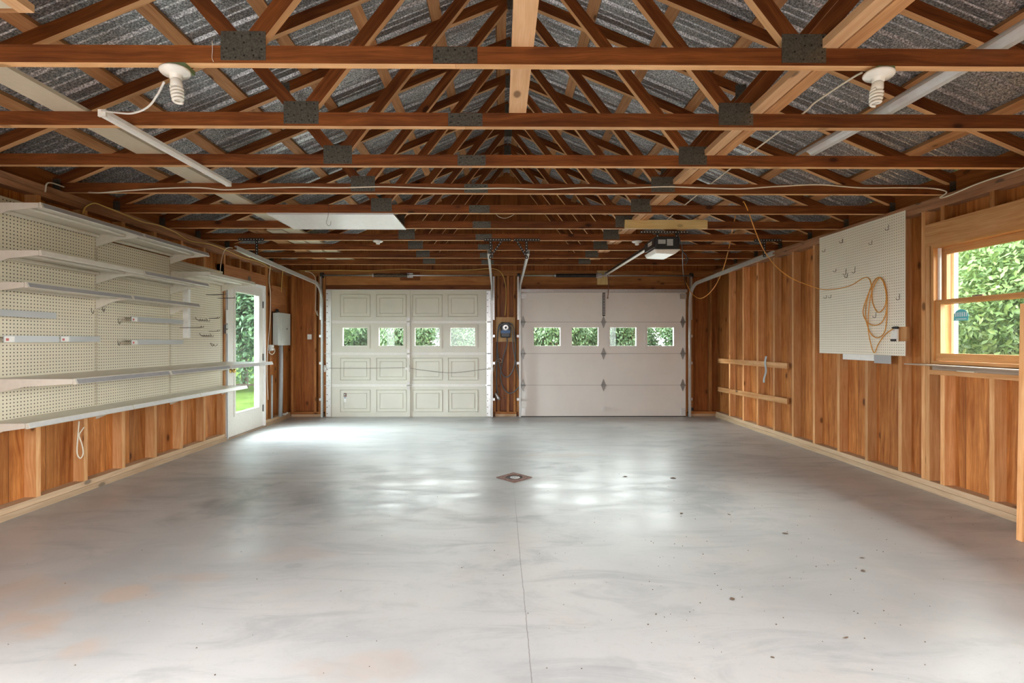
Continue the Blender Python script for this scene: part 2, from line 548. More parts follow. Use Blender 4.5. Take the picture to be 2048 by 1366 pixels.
    nt.links.new(mix_c(nt, math_n(nt, 'MULTIPLY', damp, .6), r0, (.285, .285, .285)), bs.inputs['Roughness'])
    bs.inputs['Specular IOR Level'].default_value = .5
    bp = N(nt, 'ShaderNodeBump'); bp.inputs['Strength'].default_value = .22; bp.inputs['Distance'].default_value = .004
    nt.links.new(math_n(nt, 'ADD', math_n(nt, 'MULTIPLY', fine, .5), mid), bp.inputs['Height']); nt.links.new(bp.outputs[0], bs.inputs['Normal'])
    return m


def spangle():
    m, nt, bs = newmat('galvanised_roofing')
    tc = N(nt, 'ShaderNodeTexCoord'); P = tc.outputs['Object']
    f = noise(nt, P, 95, 3, .75); g = noise(nt, P, 1.1, 3, .5)
    c = ramp(nt, f, [(.36, (.075, .075, .075)), (.5, (.30, .30, .295)), (.62, (.74, .73, .70))])
    c = mix_c(nt, math_n(nt, 'MULTIPLY', g, .30), c, (.20, .20, .205))
    nt.links.new(c, bs.inputs['Base Color'])
    bs.inputs['Metallic'].default_value = .55; bs.inputs['Roughness'].default_value = .38
    return m


def glass(name, tint=(.93, .97, .95), dust=.025):
    m, nt, bs = newmat(name)
    nt.nodes.remove(bs)
    out = nt.nodes['Material Output']
    tr = N(nt, 'ShaderNodeBsdfTransparent'); tr.inputs[0].default_value = (*tint, 1)
    gl = N(nt, 'ShaderNodeBsdfGlossy'); gl.inputs['Roughness'].default_value = .03
    df = N(nt, 'ShaderNodeBsdfDiffuse'); df.inputs[0].default_value = (.7, .7, .68, 1)
    lw = N(nt, 'ShaderNodeLayerWeight')
    refl = math_n(nt, 'ADD', math_n(nt, 'MULTIPLY', math_n(nt, 'POWER', lw.outputs['Facing'], 4.5), .5), .02)
    a = N(nt, 'ShaderNodeMixShader'); b = N(nt, 'ShaderNodeMixShader')
    tc = N(nt, 'ShaderNodeTexCoord')
    n = noise(nt, tc.outputs['Object'], 14, 5, .7)
    nt.links.new(math_n(nt, 'MULTIPLY', n, dust * 2), a.inputs[0])
    nt.links.new(tr.outputs[0], a.inputs[1]); nt.links.new(df.outputs[0], a.inputs[2])
    nt.links.new(refl, b.inputs[0]); nt.links.new(a.outputs[0], b.inputs[1]); nt.links.new(gl.outputs[0], b.inputs[2])
    nt.links.new(b.outputs[0], out.inputs[0])
    return m


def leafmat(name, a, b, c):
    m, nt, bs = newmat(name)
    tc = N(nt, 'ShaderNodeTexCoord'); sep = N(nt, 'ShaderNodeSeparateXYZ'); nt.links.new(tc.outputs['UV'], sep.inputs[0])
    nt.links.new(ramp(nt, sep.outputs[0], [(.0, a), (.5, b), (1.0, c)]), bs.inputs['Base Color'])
    bs.inputs['Roughness'].default_value = .55
    bs.inputs['Specular IOR Level'].default_value = .3
    nt.nodes['Material Output']
    tl = N(nt, 'ShaderNodeBsdfTranslucent'); mx = N(nt, 'ShaderNodeMixShader'); mx.inputs[0].default_value = .35
    nt.links.new(ramp(nt, sep.outputs[0], [(.0, b), (1.0, c)]), tl.inputs[0])
    nt.links.new(bs.outputs[0], mx.inputs[1]); nt.links.new(tl.outputs[0], mx.inputs[2])
    nt.links.new(mx.outputs[0], nt.nodes['Material Output'].inputs[0])
    return m


M = {}
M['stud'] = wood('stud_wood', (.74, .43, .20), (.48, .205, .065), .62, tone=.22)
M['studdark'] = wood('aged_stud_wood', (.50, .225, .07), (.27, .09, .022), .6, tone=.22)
M['plate'] = wood('sill_plate_wood', (.60, .42, .25), (.40, .25, .13), .7, tone=.12, gray=.35)
M['topplate'] = wood('top_plate_wood', (.42, .20, .09), (.20, .08, .03), .6, tone=.15, gray=.15)
M['sheath'] = wood('sheathing_boards', (.60, .25, .070), (.25, .07, .013), .58, planks=.29, tone=.22, knots=1.0)
M['sheathred'] = wood('red_sheathing_boards', (.42, .15, .04), (.20, .055, .012), .42, planks=.29, tone=.18, knots=.8)
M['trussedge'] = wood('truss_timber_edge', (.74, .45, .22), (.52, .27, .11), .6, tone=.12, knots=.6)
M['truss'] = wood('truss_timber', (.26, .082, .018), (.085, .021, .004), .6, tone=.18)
M['purlin'] = wood('purlin_wood', (.62, .34, .155), (.36, .16, .06), .65, tone=.25)
M['pale'] = wood('pale_new_lumber', (.70, .46, .26), (.55, .31, .15), .6, tone=.08)
M['yellowlum'] = wood('yellow_lumber', (.68, .52, .24), (.52, .36, .14), .6, tone=.06, knots=.5)
M['ply'] = wood('plywood', (.66, .43, .21), (.52, .31, .13), .6, tone=.05, knots=.1)
M['osb'] = wood('stained_plywood', (.44, .19, .07), (.26, .09, .03), .6, tone=.1, knots=.7)
M['winwood'] = wood('window_wood', (.62, .33, .13), (.42, .19, .06), .45, tone=.08, knots=.15)
M['graywood'] = wood('weathered_wood', (.42, .30, .20), (.22, .14, .09), .75, tone=.1, gray=.5)
M['panelboard'] = plain('cream_painted_board', (.56, .50, .37), .5)
M['peg'] = pegboard('cream_pegboard', (.72, .66, .51), r=.0044)
M['peg2'] = pegboard('white_pegboard', (.86, .80, .66), r=.0036)
M['shelf'] = plain('cream_shelf_enamel', (.66, .63, .54), .32)
M['lip'] = plain('grey_price_channel', (.36, .355, .35), .35, .2)
M['liplight'] = plain('pale_price_channel', (.62, .62, .60), .3, .1)
M['upright'] = plain('almond_steel', (.70, .64, .50), .4)
M['slot'] = plain('dark_slot', (.14, .10, .06), .8)
M['doorpaint'] = plain('garage_door_paint', (.64, .615, .52), .42, mottle=.05, mscale=3)
M['doorpaint2'] = plain('garage_door_white', (.73, .69, .635), .40, mottle=.04, mscale=3)
M['seam'] = plain('door_seam', (.22, .20, .18), .7)
M['doorwhite'] = plain('white_door_paint', (.74, .71, .65), .38)
M['strip'] = plain('grey_weatherstrip', (.33, .33, .32), .5)
M['vinyl'] = plain('white_vinyl', (.80, .80, .78), .4)
M['galv'] = plain('galvanised_steel', (.55, .55, .54), .32, .75, mottle=.2, mscale=60)
M['galvwhite'] = plain('whitish_steel', (.72, .71, .68), .35, .3)
M['hinge'] = plain('dull_hinge_steel', (.30, .29, .27), .4, .4, mottle=.3, mscale=60)
M['track'] = plain('track_steel', (.50, .50, .48), .35, .35, mottle=.1, mscale=20)
M['blackst'] = plain('black_steel', (.045, .04, .035), .4, .5)
M['gusset'] = plain('tooth_plate_steel', (.135, .13, .105), .45, .7, mottle=.5, mscale=120)
M['dent'] = plain('plate_teeth', (.02, .018, .014), .6, .5)
M['roof'] = spangle()
M['concrete'] = concrete()
M['glass'] = glass('window_glass')
M['glassdoor'] = glass('door_glass', (.86, .94, .96), .02)
M['conduit'] = plain('grey_conduit', (.34, .36, .36), .5)
M['box'] = plain('grey_enamel_box', (.50, .52, .48), .4)
M['cablew'] = plain('white_cable', (.72, .66, .52), .5)
M['cabley'] = plain('yellow_cable', (.72, .50, .12), .45)
M['cableo'] = plain('orange_cord', (.66, .29, .035), .42)
M['cableb'] = plain('black_cable', (.03, .03, .032), .45)
M['cabled'] = plain('dark_grey_cable', (.10, .10, .10), .45)
M['white'] = plain('white_plastic', (.80, .79, .74), .35)
M['porcelain'] = plain('porcelain', (.80, .78, .70), .25)
M['cfl'] = plain('unlit_bulb_glass', (.82, .80, .72), .22)
M['green'] = plain('green_box', (.16, .22, .10), .6)
M['black'] = plain('black_plastic', (.022, .022, .024), .35)
M['blue'] = plain('blue_plastic', (.035, .11, .26), .4)
M['brass'] = plain('brass', (.62, .42, .14), .25, .9)
M['panel'] = plain('light_panel_diffuser', (.82, .81, .78), .4)
M['red'] = plain('red_print', (.60, .16, .14), .5)
M['teal'] = plain('teal_sticker', (.10, .45, .50), .5)
M['tealdark'] = plain('white_sticker_print', (.75, .80, .80), .5)
M['wire'] = plain('dark_wire', (.12, .10, .085), .35, .8)
M['rust'] = plain('rusty_iron', (.24, .13, .10), .75, .2, mottle=.5, mscale=40)
M['hole'] = plain('drain_pit', (.03, .012, .01), .6)
M['dirt'] = plain('dry_leaf_dirt', (.13, .085, .05), .9, mottle=.4)
M['lawn'] = plain('lawn_grass', (.032, .046, .010), 1.0, mottle=.35, mscale=3, spec=0)
M['gravel'] = plain('pale_driveway', (.50, .49, .47), .9, mottle=.15, mscale=8)
M['asphalt'] = plain('asphalt', (.12, .12, .12), .9, mottle=.2, mscale=8)
M['bark'] = plain('bark', (.05, .035, .025), 1.0, mottle=.4, spec=0)
M['leafA'] = leafmat('leaves_mid_green', (.014, .036, .012), (.036, .072, .024), (.085, .125, .048))
M['leafB'] = leafmat('leaves_dark_green', (.014, .042, .012), (.035, .085, .022), (.085, .15, .04))
M['leafC'] = leafmat('leaves_yellow_green', (.026, .056, .012), (.075, .128, .032), (.16, .215, .07))


def clear_plastic():
    m, nt, bs = newmat('clear_plastic')
    nt.nodes.remove(bs); out = nt.nodes['Material Output']
    tr = N(nt, 'ShaderNodeBsdfTransparent'); tr.inputs[0].default_value = (.9, .9, .9, 1)
    gl = N(nt, 'ShaderNodeBsdfPrincipled'); gl.inputs['Base Color'].default_value = (.55, .57, .57, 1); gl.inputs['Roughness'].default_value = .2
    mx = N(nt, 'ShaderNodeMixShader'); mx.inputs[0].default_value = .6
    nt.links.new(tr.outputs[0], mx.inputs[1]); nt.links.new(gl.outputs[0], mx.inputs[2]); nt.links.new(mx.outputs[0], out.inputs[0])
    return m


M['clear'] = clear_plastic()

# ------------------------------------------------------------------ the shell: main dimensions
XL, XR = -3.47, 3.595            # inner faces of the sill plates
SL, SR = -3.485, 3.61            # inner faces of the studs
BL, BR = -3.574, 3.699           # inner face of the sheathing
YB = 8.20                        # inner face of back-wall framing
YS = 8.29                        # back sheathing
ZT = 2.454                       # top of the top plate = underside of the trusses
CXT = .107                       # truss centre line
PITCH = 5 / 12
ZA = 4.06                        # apex of the top chord centre line
TH = .038

fl = MB(); fl.plate('Y', REAR_Y - .1, YS + .10, BL - .03, BR + .03, -.12, 0)
floor = fl.build('floor', M['concrete']); tag(floor, 'pale worn concrete garage slab with stains and a saw-cut joint', 'floor', kind='structure')


def sill(wall, pts, name='bottom_plate'):
    m = MB(); m.box(*pts); return m.build(name, M['plate'], wall)


# ---- left wall
DY0, DY1 = 6.22, 7.26            # glass door rough opening
mb = MB()
mb.plate('X', BL - .02, BL, REAR_Y, YS + .02, 0, ZT, [(DY0, DY1, -.01, 2.08), LEFT_OPEN])
wl = mb.build('wall_left', M['sheath']); tag(wl, 'open-stud left wall of orange boards behind the shelving', 'wall', kind='structure')
for (a, b) in ((REAR_Y, DY0 - .0), (DY1, YB - .09)):
    m = MB(); m.box(BL, XL, a, b, 0, .045); m.build('bottom_plate', M['plate'], wl)
    m = MB(); m.box(BL, SL + .005, a, b, .045, .09); m.build('bottom_plate', M['plate'], wl)
for z in (ZT - .09, ZT - .045):
    m = MB(); m.box(BL, SL + (.008 if z > 2.38 else .0), REAR_Y, YS, z, z + .044); m.build('top_plate', M['topplate'], wl)
left_studs = [y for y in [-.8 + .4085 * k for k in range(17)]]
left_studs = [-.70, 1.31, 1.64, 2.04, 2.36, 2.46, 2.87, 3.28, 3.69, 4.11, 4.525, 4.94, 5.35, 5.76, 6.18, 7.265, 7.305, 7.42, 7.83]
for y in left_studs:
    if LEFT_OPEN[0] < y < LEFT_OPEN[1] - .0: continue
    m = MB(); m.box(BL, SL, y, y + .038, .09, ZT - .09)
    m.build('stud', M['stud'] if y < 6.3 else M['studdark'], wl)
# header and cripples above the door
m = MB(); m.box(BL, SL + .004, DY0 - .04, DY1, 2.085, 2.24); m.build('header', M['osb'], wl)
for y in (6.30, 6.55, 6.83, 7.1):
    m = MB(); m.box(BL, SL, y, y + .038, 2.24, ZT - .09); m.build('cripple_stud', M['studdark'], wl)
m = MB(); m.lathe((SL + .004, 6.80, 2.12), (1, 0, 0), [(.001, 0), (.05, 0), (.045, .0015), (.001, .002)], 14)
o = m.build('dark_stain', M['dirt'], wl)

# ---- right wall
WY0, WY1, WZ0, WZ1 = 2.86, 4.05, 1.075, 2.06
mb = MB()
mb.plate('X', BR, BR + .02, REAR_Y, YS + .02, 0, ZT, [(WY0, WY1, WZ0, WZ1), RIGHT_OPEN])
wr = mb.build('wall_right', M['sheath']); tag(wr, 'open-stud right wall of orange boards with one window', 'wall', kind='structure')
m = MB(); m.box(XR, BR, REAR_Y, YB - .09, 0, .045); m.build('bottom_plate', M['plate'], wr)
m = MB(); m.box(SR - .005, BR, REAR_Y, YB - .09, .045, .09); m.build('bottom_plate', M['plate'], wr)
for z in (ZT - .09, ZT - .045):
    m = MB(); m.box(SR - (.008 if z > 2.38 else .0), BR, REAR_Y, YS, z, z + .044); m.build('top_plate', M['topplate'], wr)
right_full = [-.8, 1.17, 1.60, 1.95, 2.35, 2.76, 4.11, 4.352, 4.757, 5.153, 5.56, 5.965, 6.378, 6.79, 7.19, 7.62]
for y in right_full:
    m = MB(); m.box(SR, BR, y, y + .038, .09, ZT - .09)
    m.build('stud', M['stud'], wr)
m = MB(); m.box(SR, BR, 4.068, 4.106, .09, WZ1); m.build('jack_stud', M['stud'], wr)
for y in (3.93, 3.53, 3.12):
    m = MB(); m.box(SR, BR, y, y + .038, .09, .985); m.build('cripple_stud', M['stud'], wr)
m = MB(); m.box(SR - .004, BR, WY0 - .05, 4.068, .985, 1.023); m.build('rough_sill', M['stud'], wr)
m = MB(); m.box(SR - .006, BR, WY0 - .05, 4.105, WZ1, WZ1 + .185); m.build('header', M['stud'], wr)
for y in (3.93, 3.53, 3.12):
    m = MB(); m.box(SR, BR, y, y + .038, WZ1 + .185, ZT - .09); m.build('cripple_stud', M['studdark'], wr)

# ---- back wall
D1 = (-2.90, -.150)             # left garage door
D2 = (.345, 3.115)              # right garage door
mb = MB()
mb.plate('Y', YS, YS + .02, BL, BR, 0, ZT, [(D1[0] + .03, D1[1] - .03, -.01, 2.08), (D2[0] + .03, D2[1] - .03, -.01, 2.08)])
wb = mb.build('wall_back', M['sheathred']); tag(wb, 'reddish board back wall around the two garage doors', 'wall', kind='structure')
for a, b in ((BL, D1[0] - .06), (D1[1] + .07, D2[0] - .07), (D2[1] + .07, BR)):
    m = MB(); m.box(a, b, YB - .01, YS, 0, .04); m.build('bottom_plate', M['plate'], wb)
    m = MB(); m.box(a, b, YB, YS, .04, .08); m.build('bottom_plate', M['studdark'], wb)
for z in (ZT - .09, ZT - .045):
    m = MB(); m.box(SL, SR, YB, YS, z, z + .044); m.build('top_plate', M['studdark'], wb)
for x in (-3.50, -3.12, -3.04, -2.97, -.11, -.045, .115, .225, .275, 3.155, 3.22, 3.54):
    m = MB(); m.box(x, x + .038, YB, YS, .08, ZT - .09); m.build('stud', M['studdark'], wb)
for d in (D1, D2):
    m = MB(); m.box(d[0] - .02, d[1] + .02, YB, YS, 2.205, 2.355); m.build('header', M['studdark'], wb)
    m = MB(); m.box(d[0] - .02, d[1] + .02, YB - .012, YB + .05, 2.12, 2.20); m.build('header', M['truss'], wb)

for d in (D1, D2):
    for a, b in ((d[0] - .035, d[0] + .03), (d[1] - .03, d[1] + .040)):
        m = MB(); m.box(a, b, YB - .003, YS - .0005, 0, 2.12); m.build('door_jamb', M['studdark'], wb)
    m = MB(); m.box(d[0] + .03, d[1] - .03, YB - .003, YS - .0005, 2.08, 2.12); m.build('door_jamb', M['studdark'], wb)

# ---- rear wall behind the camera with the opening added for daylight
mb = MB()
mb.plate('Y', REAR_Y - .02, REAR_Y, BL - .02, BR + .02, 0, ZT, [(a, b, c - .01, d) for a, b, c, d in REAR_OPEN])
wf = mb.build('wall_front', M['sheath']); tag(wf, 'board wall behind the camera with an opening added for daylight', 'wall', kind='structure')


# ---- gables
def gable(y0, y1, name, lab):
    m = MB()
    m.prism([(BL, y0, ZT), (BR, y0, ZT), (BR, y0, ZA + .079 - PITCH * (BR - CXT)), (CXT, y0, ZA + .079), (BL, y0, ZA + .079 - PITCH * (CXT - BL))], (0, y1 - y0, 0))
    k = 0
    for f, uv in zip(m.f, m.uv):
        if k < 2:
            for i, vi in enumerate(f): uv[i] = (m.v[vi][2], m.v[vi][0])
        k += 1
    o = m.build(name, M['sheathred'], fix=True); tag(o, lab, 'wall', kind='structure'); return o


gable(YS, YS + .02, 'wall_gable_back', 'triangular board gable wall above the garage doors')
gable(REAR_Y - .02, REAR_Y, 'wall_gable_front', 'triangular board gable wall behind the camera')

# ---- roof: corrugated sheets and purlins
ZR = ZA + .041 + .040           # sheet apex height
sheets = []
root = empty('ceiling', (CXT, 0, ZR), 'pitched corrugated metal roof on wooden purlins', 'ceiling', kind='structure')
for side in (-1, 1):
    m = MB()
    prof = []
    y = REAR_Y - .4
    while y < YS + .45:
        prof += [(y, 0), (y + .040, 0), (y + .055, .020), (y + .080, .020), (y + .095, 0), (y + .15, 0), (y + .156, .006), (y + .166, .006), (y + .172, 0),
                 (y + .205, 0), (y + .211, .006), (y + .221, .006), (y + .227, 0)]
        y += .2286
    a, b = 0.0, 4.15            # run from ridge outwards (horizontal)
    i0 = len(m.v)
    for yy, h in prof:
        for r in (a, b):
            m.v.append((CXT + side * r, yy, ZR - PITCH * r + h))
    for k in range(len(prof) - 1):
        q = (i0 + 2 * k, i0 + 2 * k + 1, i0 + 2 * k + 3, i0 + 2 * k + 2)
        if side > 0: q = q[::-1]
        m.f.append(q); m.uv.append([(0, 0)] * 4); m.mi.append(0)
    o = put(m, 'roof_sheet', M['roof'], root)
    sol = o.modifiers.new('thickness', 'SOLIDIFY'); sol.thickness = .002; sol.offset = 1
    cs = math.cos(math.atan(PITCH))
    k = 0
    for r in (.10, .62, 1.14, 1.66, 2.18, 2.70, 3.22, 3.74):
        x = CXT + side * r
        z = ZA + .0425 + .018 - PITCH * r
        wv = Vector((side * .089 * cs, 0, -.089 * cs * PITCH))
        hv = Vector((side * PITCH * .034 * cs, 0, .034 * cs))
        mm = MB()
        mm.beam((x, REAR_Y - .3, z), (x, YS + .3, z), wv, hv)
        put(mm, 'purlin', M['purlin'], root)
    # blocking board closing the eave
    mm = MB()
    xe = BL + .0 if side < 0 else BR - .0
    r = abs(xe - CXT)
    mm.box(xe - .01 if side < 0 else xe, xe if side < 0 else xe + .01, REAR_Y, YS, ZT, ZR - PITCH * r - .002)
    put(mm, 'eave_board', M['sheathred'], root)

# ------------------------------------------------------------------ roof trusses
TY = [2.100 + .6085 * k for k in range(-1, 10)]


def gusset(m, x, y, z, wd, ht, face=-1):
    """tooth plate lying on the camera-side face of the truss with rows of punched teeth"""
    m.box(x - wd / 2, x + wd / 2, y - .0022, y - .0002, z - ht / 2, z + ht / 2, 0)
    rr = random.Random(int(x * 1000) + int(z * 991))
    nx, nz = max(2, int(wd / .034)), max(2, int(ht / .026))
    for i in range(nx):
        for j in range(nz):
            if rr.random() < .25: continue
            cx = x - wd / 2 + (i + .5) * wd / nx + rr.uniform(-.008, .008); cz = z - ht / 2 + (j + .5) * ht / nz + rr.uniform(-.006, .006)
            m.lathe((cx, y - .0022, cz), (0, -1, 0), [(.0042, 0), (.0030, .0028), (.0008, .0034)], 6, 1)


def make_truss(y, root):
    c = y + TH / 2
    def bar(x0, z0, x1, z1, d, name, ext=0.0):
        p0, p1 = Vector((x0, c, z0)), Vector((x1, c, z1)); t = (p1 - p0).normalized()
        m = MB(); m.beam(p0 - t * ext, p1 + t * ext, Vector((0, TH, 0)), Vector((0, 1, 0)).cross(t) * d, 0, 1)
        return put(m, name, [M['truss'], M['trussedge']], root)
    zc = ZT + .038
    sx = CXT - .30
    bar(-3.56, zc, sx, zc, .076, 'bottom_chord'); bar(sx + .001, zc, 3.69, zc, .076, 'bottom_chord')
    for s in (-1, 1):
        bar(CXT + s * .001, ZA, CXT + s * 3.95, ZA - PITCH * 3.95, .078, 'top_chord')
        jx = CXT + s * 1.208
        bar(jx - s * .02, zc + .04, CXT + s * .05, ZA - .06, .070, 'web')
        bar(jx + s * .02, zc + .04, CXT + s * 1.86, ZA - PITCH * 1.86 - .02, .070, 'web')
    m = MB()
    specs = [(CXT - 1.208, ZT + .074, .192, .124), (CXT + 1.208, ZT + .074, .192, .124), (sx, ZT + .038, .19, .070),
             (CXT, ZA - .06, .10, .13), (CXT - 1.84, ZA - PITCH * 1.84 - .02, .09, .13), (CXT + 1.84, ZA - PITCH * 1.84 - .02, .09, .13),
             (CXT - 3.70, ZT + .06, .16, .09), (CXT + 3.62, ZT + .06, .16, .09)]
    for x, z, a, b in specs:
        m = MB(); gusset(m, x, y, z, a, b); put(m, 'gusset_plate', [M['gusset'], M['dent']], root)


labs = ['roof truss just overhead, before the two bulbs, carrying the cream panel',
        'front roof truss with two spiral bulbs under its bottom chord',
        'second roof truss, on which the pale centre plank ends',
        'third roof truss, crossed midway by the hanging white strip light',
        'fourth roof truss, with a wavy white cable stapled along its chord',
        'fifth roof truss, over the front edge of the white light panel',
        'sixth roof truss, with the short yellow board and opener fixed to it',
        'seventh roof truss, from which the black perforated track hangers drop',
        'eighth roof truss, first one beyond the black track hangers',
        'ninth roof truss, second from the back wall',
        'last roof truss, the one closest to the back wall']
proto = None
for k, y in enumerate(TY):
    if proto is None:
        t = empty('roof_truss', (CXT, y, ZT)); make_truss(y, t); proto = t
    else:
        t = copy_tree(proto)
        t.location = (CXT, y, ZT)
    tag(t, labs[k], 'roof truss', 'roof trusses in a row under the metal roof')

# boards lying on the bottom chords
ZC = ZT + .076


def lay(name, x0, x1, y0, y1, mat, lab, cat='plank', th=.02, group=None, z=ZC + .0005):
    m = MB(); m.box(x0, x1, y0, y1, z, z + th)
    o = m.build(name, mat); tag(o, lab, cat, group); return o


lay('cream_board', -2.46, -2.285, 1.3, 7.75, M['panelboard'], 'long cream painted board laid over the chords on the left', 'board')
lay('cream_board', -2.67, -2.49, 5.6, 7.75, M['panelboard'], 'short cream board lying beside the long one near the back', 'board')
lay('wood_plank', -2.88, -2.71, 5.6, 7.7, M['purlin'], 'brown plank lying left of the two cream boards near the back', 'plank')
lay('wood_plank', .050, .145, .3, 2.745, M['pale'], 'pale new plank laid over the first two trusses at the centre', 'plank', .038)
lay('wood_plank', 1.395, 1.462, 1.2, 7.6, M['pale'], 'pale narrow plank along the right-hand joints of the trusses', 'plank', .038)
lay('wood_plank', 1.472, 1.545, 1.2, 7.6, M['purlin'], 'browner plank tight against the pale narrow one over the trusses', 'plank', .038)
t = empty('overhead_board', (-2.2, 1.5, ZC), 'cream panel with wooden edge lying overhead at the front left', 'panel')
m = MB(); m.box(-2.85, -1.86, 1.30, 1.875, ZC + .0005, ZC + .012); put(m, 'sheet', M['panelboard'], t)
m = MB(); m.box(-1.86, -1.80, 1.30, 1.90, ZC + .0005, ZC + .03); put(m, 'wooden_edge', M['pale'], t)
m = MB(); m.box(-2.85, -1.86, 1.876, 1.90, ZC + .0005, ZC + .03); put(m, 'wooden_edge', M['purlin'], t)

# pale curved plastic strip on the right, over the trusses
m = MB()
poly = [(math.cos(a) * .055, math.sin(a) * .045) for a in [math.pi * k / 8 for k in range(9)]]
poly += [(math.cos(a) * .052, math.sin(a) * .042) for a in [math.pi * k / 8 for k in reversed(range(9))]]
m.sweep([(2.16, 1.75, ZC + .010), (2.18, 2.1, ZC + .016), (2.16, 2.75, ZC + .014), (2.10, 3.36, ZC + .006)], [(a, b) for a, b in poly], (1, 0, 0))
o = m.build('plastic_trim_channel', M['galvwhite'], smooth=False, fix=True); tag(o, 'long pale curved channel lying over the trusses on the right', 'channel')


# ------------------------------------------------------------------ lampholders with spiral bulbs
def lampholder(x, y, tilt, lab):
    t = empty('lampholder', (x, y, ZT), lab, 'lamp', 'bulb lampholders under the front truss')
    ax = Vector((math.sin(tilt), 0, -math.cos(tilt))).normalized()
    o0 = Vector((x, y, ZT - .001))
    m = MB(); m.box(x - .02, x + .055, y - .02, y + .05, ZT - .020, ZT - .0005); put(m, 'junction_box', M['green'], t)
    o1 = o0 + Vector((0, 0, -.022))
    m = MB(); m.lathe(o1, ax, [(.03, 0), (.058, .002), (.060, .008), (.055, .014), (.030, .022), (.024, .028), (.023, .038), (.019, .040)], 32)
    b = put(m, 'porcelain_base', M['porcelain'], t, smooth=True)
    m = MB(); m.lathe(o1 + ax * .040, ax, [(.017, 0), (.022, .004), (.024, .03), (.019, .036)], 20)
    put(m, 'bulb_ballast', M['cfl'], t, smooth=True)
    m = MB()
    n = ax.orthogonal().normalized(); b2 = ax.cross(n)
    pts = []
    for i in range(110):
        a = i / 109 * 2 * math.pi * 4.5
        h = .076 + .062 * i / 109
        rr = .021 * (1 - .25 * (i / 109) ** 3)
        pts.append(o1 + ax * h + n * math.cos(a) * rr + b2 * math.sin(a) * rr)
    m.tube(pts, .0062, 8)
    put(m, 'spiral_tube', M['cfl'], t, smooth=True)
    return t


p = onY(350, 150, 2.115)
lampholder(p.x, 2.115, .10, 'unlit spiral bulb in white lampholder, beside the hanging strip light cord')
p = onY(1758, 146, 2.115)
lampholder(p.x, 2.115, -.12, 'unlit spiral bulb in white lampholder, beside the pale curved channel')

# strip light and its cord
ZS = ZT - .022
a, b = onZ(207, 228, ZS), onZ(456, 368, ZS)
t = empty('strip_light', ((a.x + b.x) / 2, (a.y + b.y) / 2, ZS), 'slim white strip light hung under the trusses on the left', 'strip light')
m = MB(); m.sweep([a, b], [(-.020, .018), (.020, .018), (.020, -.002), (.012, -.018), (-.012, -.018), (-.020, -.002)], (1, 0, 0))
put(m, 'housing', M['white'], t, fix=True)
for q, s in ((a, -1), (b, 1)):
    m = MB(); m.beam(q, q + Vector((0, s * .012, 0)), Vector((.040, 0, 0)), Vector((0, 0, .036))); put(m, 'end_cap', M['porcelain'], t)
m = MB()
pa = onY(328, 165, 2.115)
m.tube(smooth_pts([pa, onY(315, 190, 2.2), onY(295, 215, 2.28), onY(265, 227, 2.36), onY(235, 226, 2.41), a + Vector((0, -.01, .01))]), .0045, 8)
put(m, 'cord', M['white'], t, smooth=True)

# flat light panel
t = empty('light_panel', (-1.6, 4.85, ZT - .03), 'flat white rectangular light panel under the trusses', 'light panel')
y0, y1 = TY[5] + .0, TY[6] + .0
xa, xb = onY(533, 430, y0).x, onY(787, 430, y0).x
m = MB(); m.box(xa + .012, xb - .012, y0 + .012, y1 - .012, ZT - .013, ZT - .003); put(m, 'diffuser', M['panel'], t)
m = MB()
m.box(xa, xb, y0, y0 + .012, ZT - .016, ZT - .001); m.box(xa, xb, y1 - .012, y1, ZT - .016, ZT - .001)
m.box(xa, xa + .012, y0 + .012, y1 - .012, ZT - .016, ZT - .001); m.box(xb - .012, xb, y0 + .012, y1 - .012, ZT - .016, ZT - .001)
put(m, 'frame', M['galvwhite'], t)


# ------------------------------------------------------------------ cables and cords
def cable(name, pts, r, mat, lab, cat='cable', group=None, n=8):
    m = MB(); m.tube(smooth_pts(pts, n), r, 8)
    o = m.build(name, mat, smooth=True); tag(o, lab, cat, group); return o


yk = TY[4] - .006
pts = [onX(90, 385, SL + .012), onX(98, 366, SL + .012), onX(140, 378, SL + .015)]
for u, v in [(190, 386), (250, 382), (330, 377), (400, 376), (450, 380), (520, 377), (600, 375), (680, 376), (760, 374), (840, 376), (930, 378), (1010, 377), (1090, 379),
             (1170, 376), (1240, 377), (1330, 374), (1400, 376), (1480, 378), (1560, 373), (1640, 370), (1720, 376), (1800, 376), (1860, 377)]:
    pts.append(onY(u, v, yk))
pts += [onX(1893, 384, SR - .02), onX(1880, 396, SR - .015), onX(1900, 391, SR - .015), onX(1960, 366, SR - .015), onX(2048, 336, SR - .015), onX(2120, 300, SR - .015)]
cable('white_cable', pts, .0055, M['cablew'], 'white cable stapled along the fourth truss and onto both walls', n=6)
cable('yellow_cable', [onX(u, v, SL + .012) for u, v in [(165, 428), (172, 414), (190, 407), (215, 416), (250, 430), (285, 444), (320, 452), (350, 465), (380, 482), (420, 489), (450, 500), (485, 515), (520, 525), (545, 540)]],
      .0055, M['cabley'], 'yellow cable running under the top plate above the shelves')
cable('white_cable', [onX(u, v, SL + .012) for u, v in [(541, 530), (538, 560), (541, 590), (540, 640), (536, 690), (534, 740), (536, 800)]],
      .006, M['cablew'], 'white cable dropping down the stud right of the glass door')
cable('white_cable', [onX(u, v, SL + .010) for u, v in [(440, 545), (443, 520), (450, 500), (462, 496), (480, 505), (500, 515)]],
      .005, M['cablew'], 'pair of white cables bending over the plate before the glass door')
cable('yellow_cable', [onX(u, v, SL + .012) for u, v in [(566, 540), (564, 560), (563, 585)]],
      .005, M['cabley'], 'short yellow cable hanging above the electrical box')
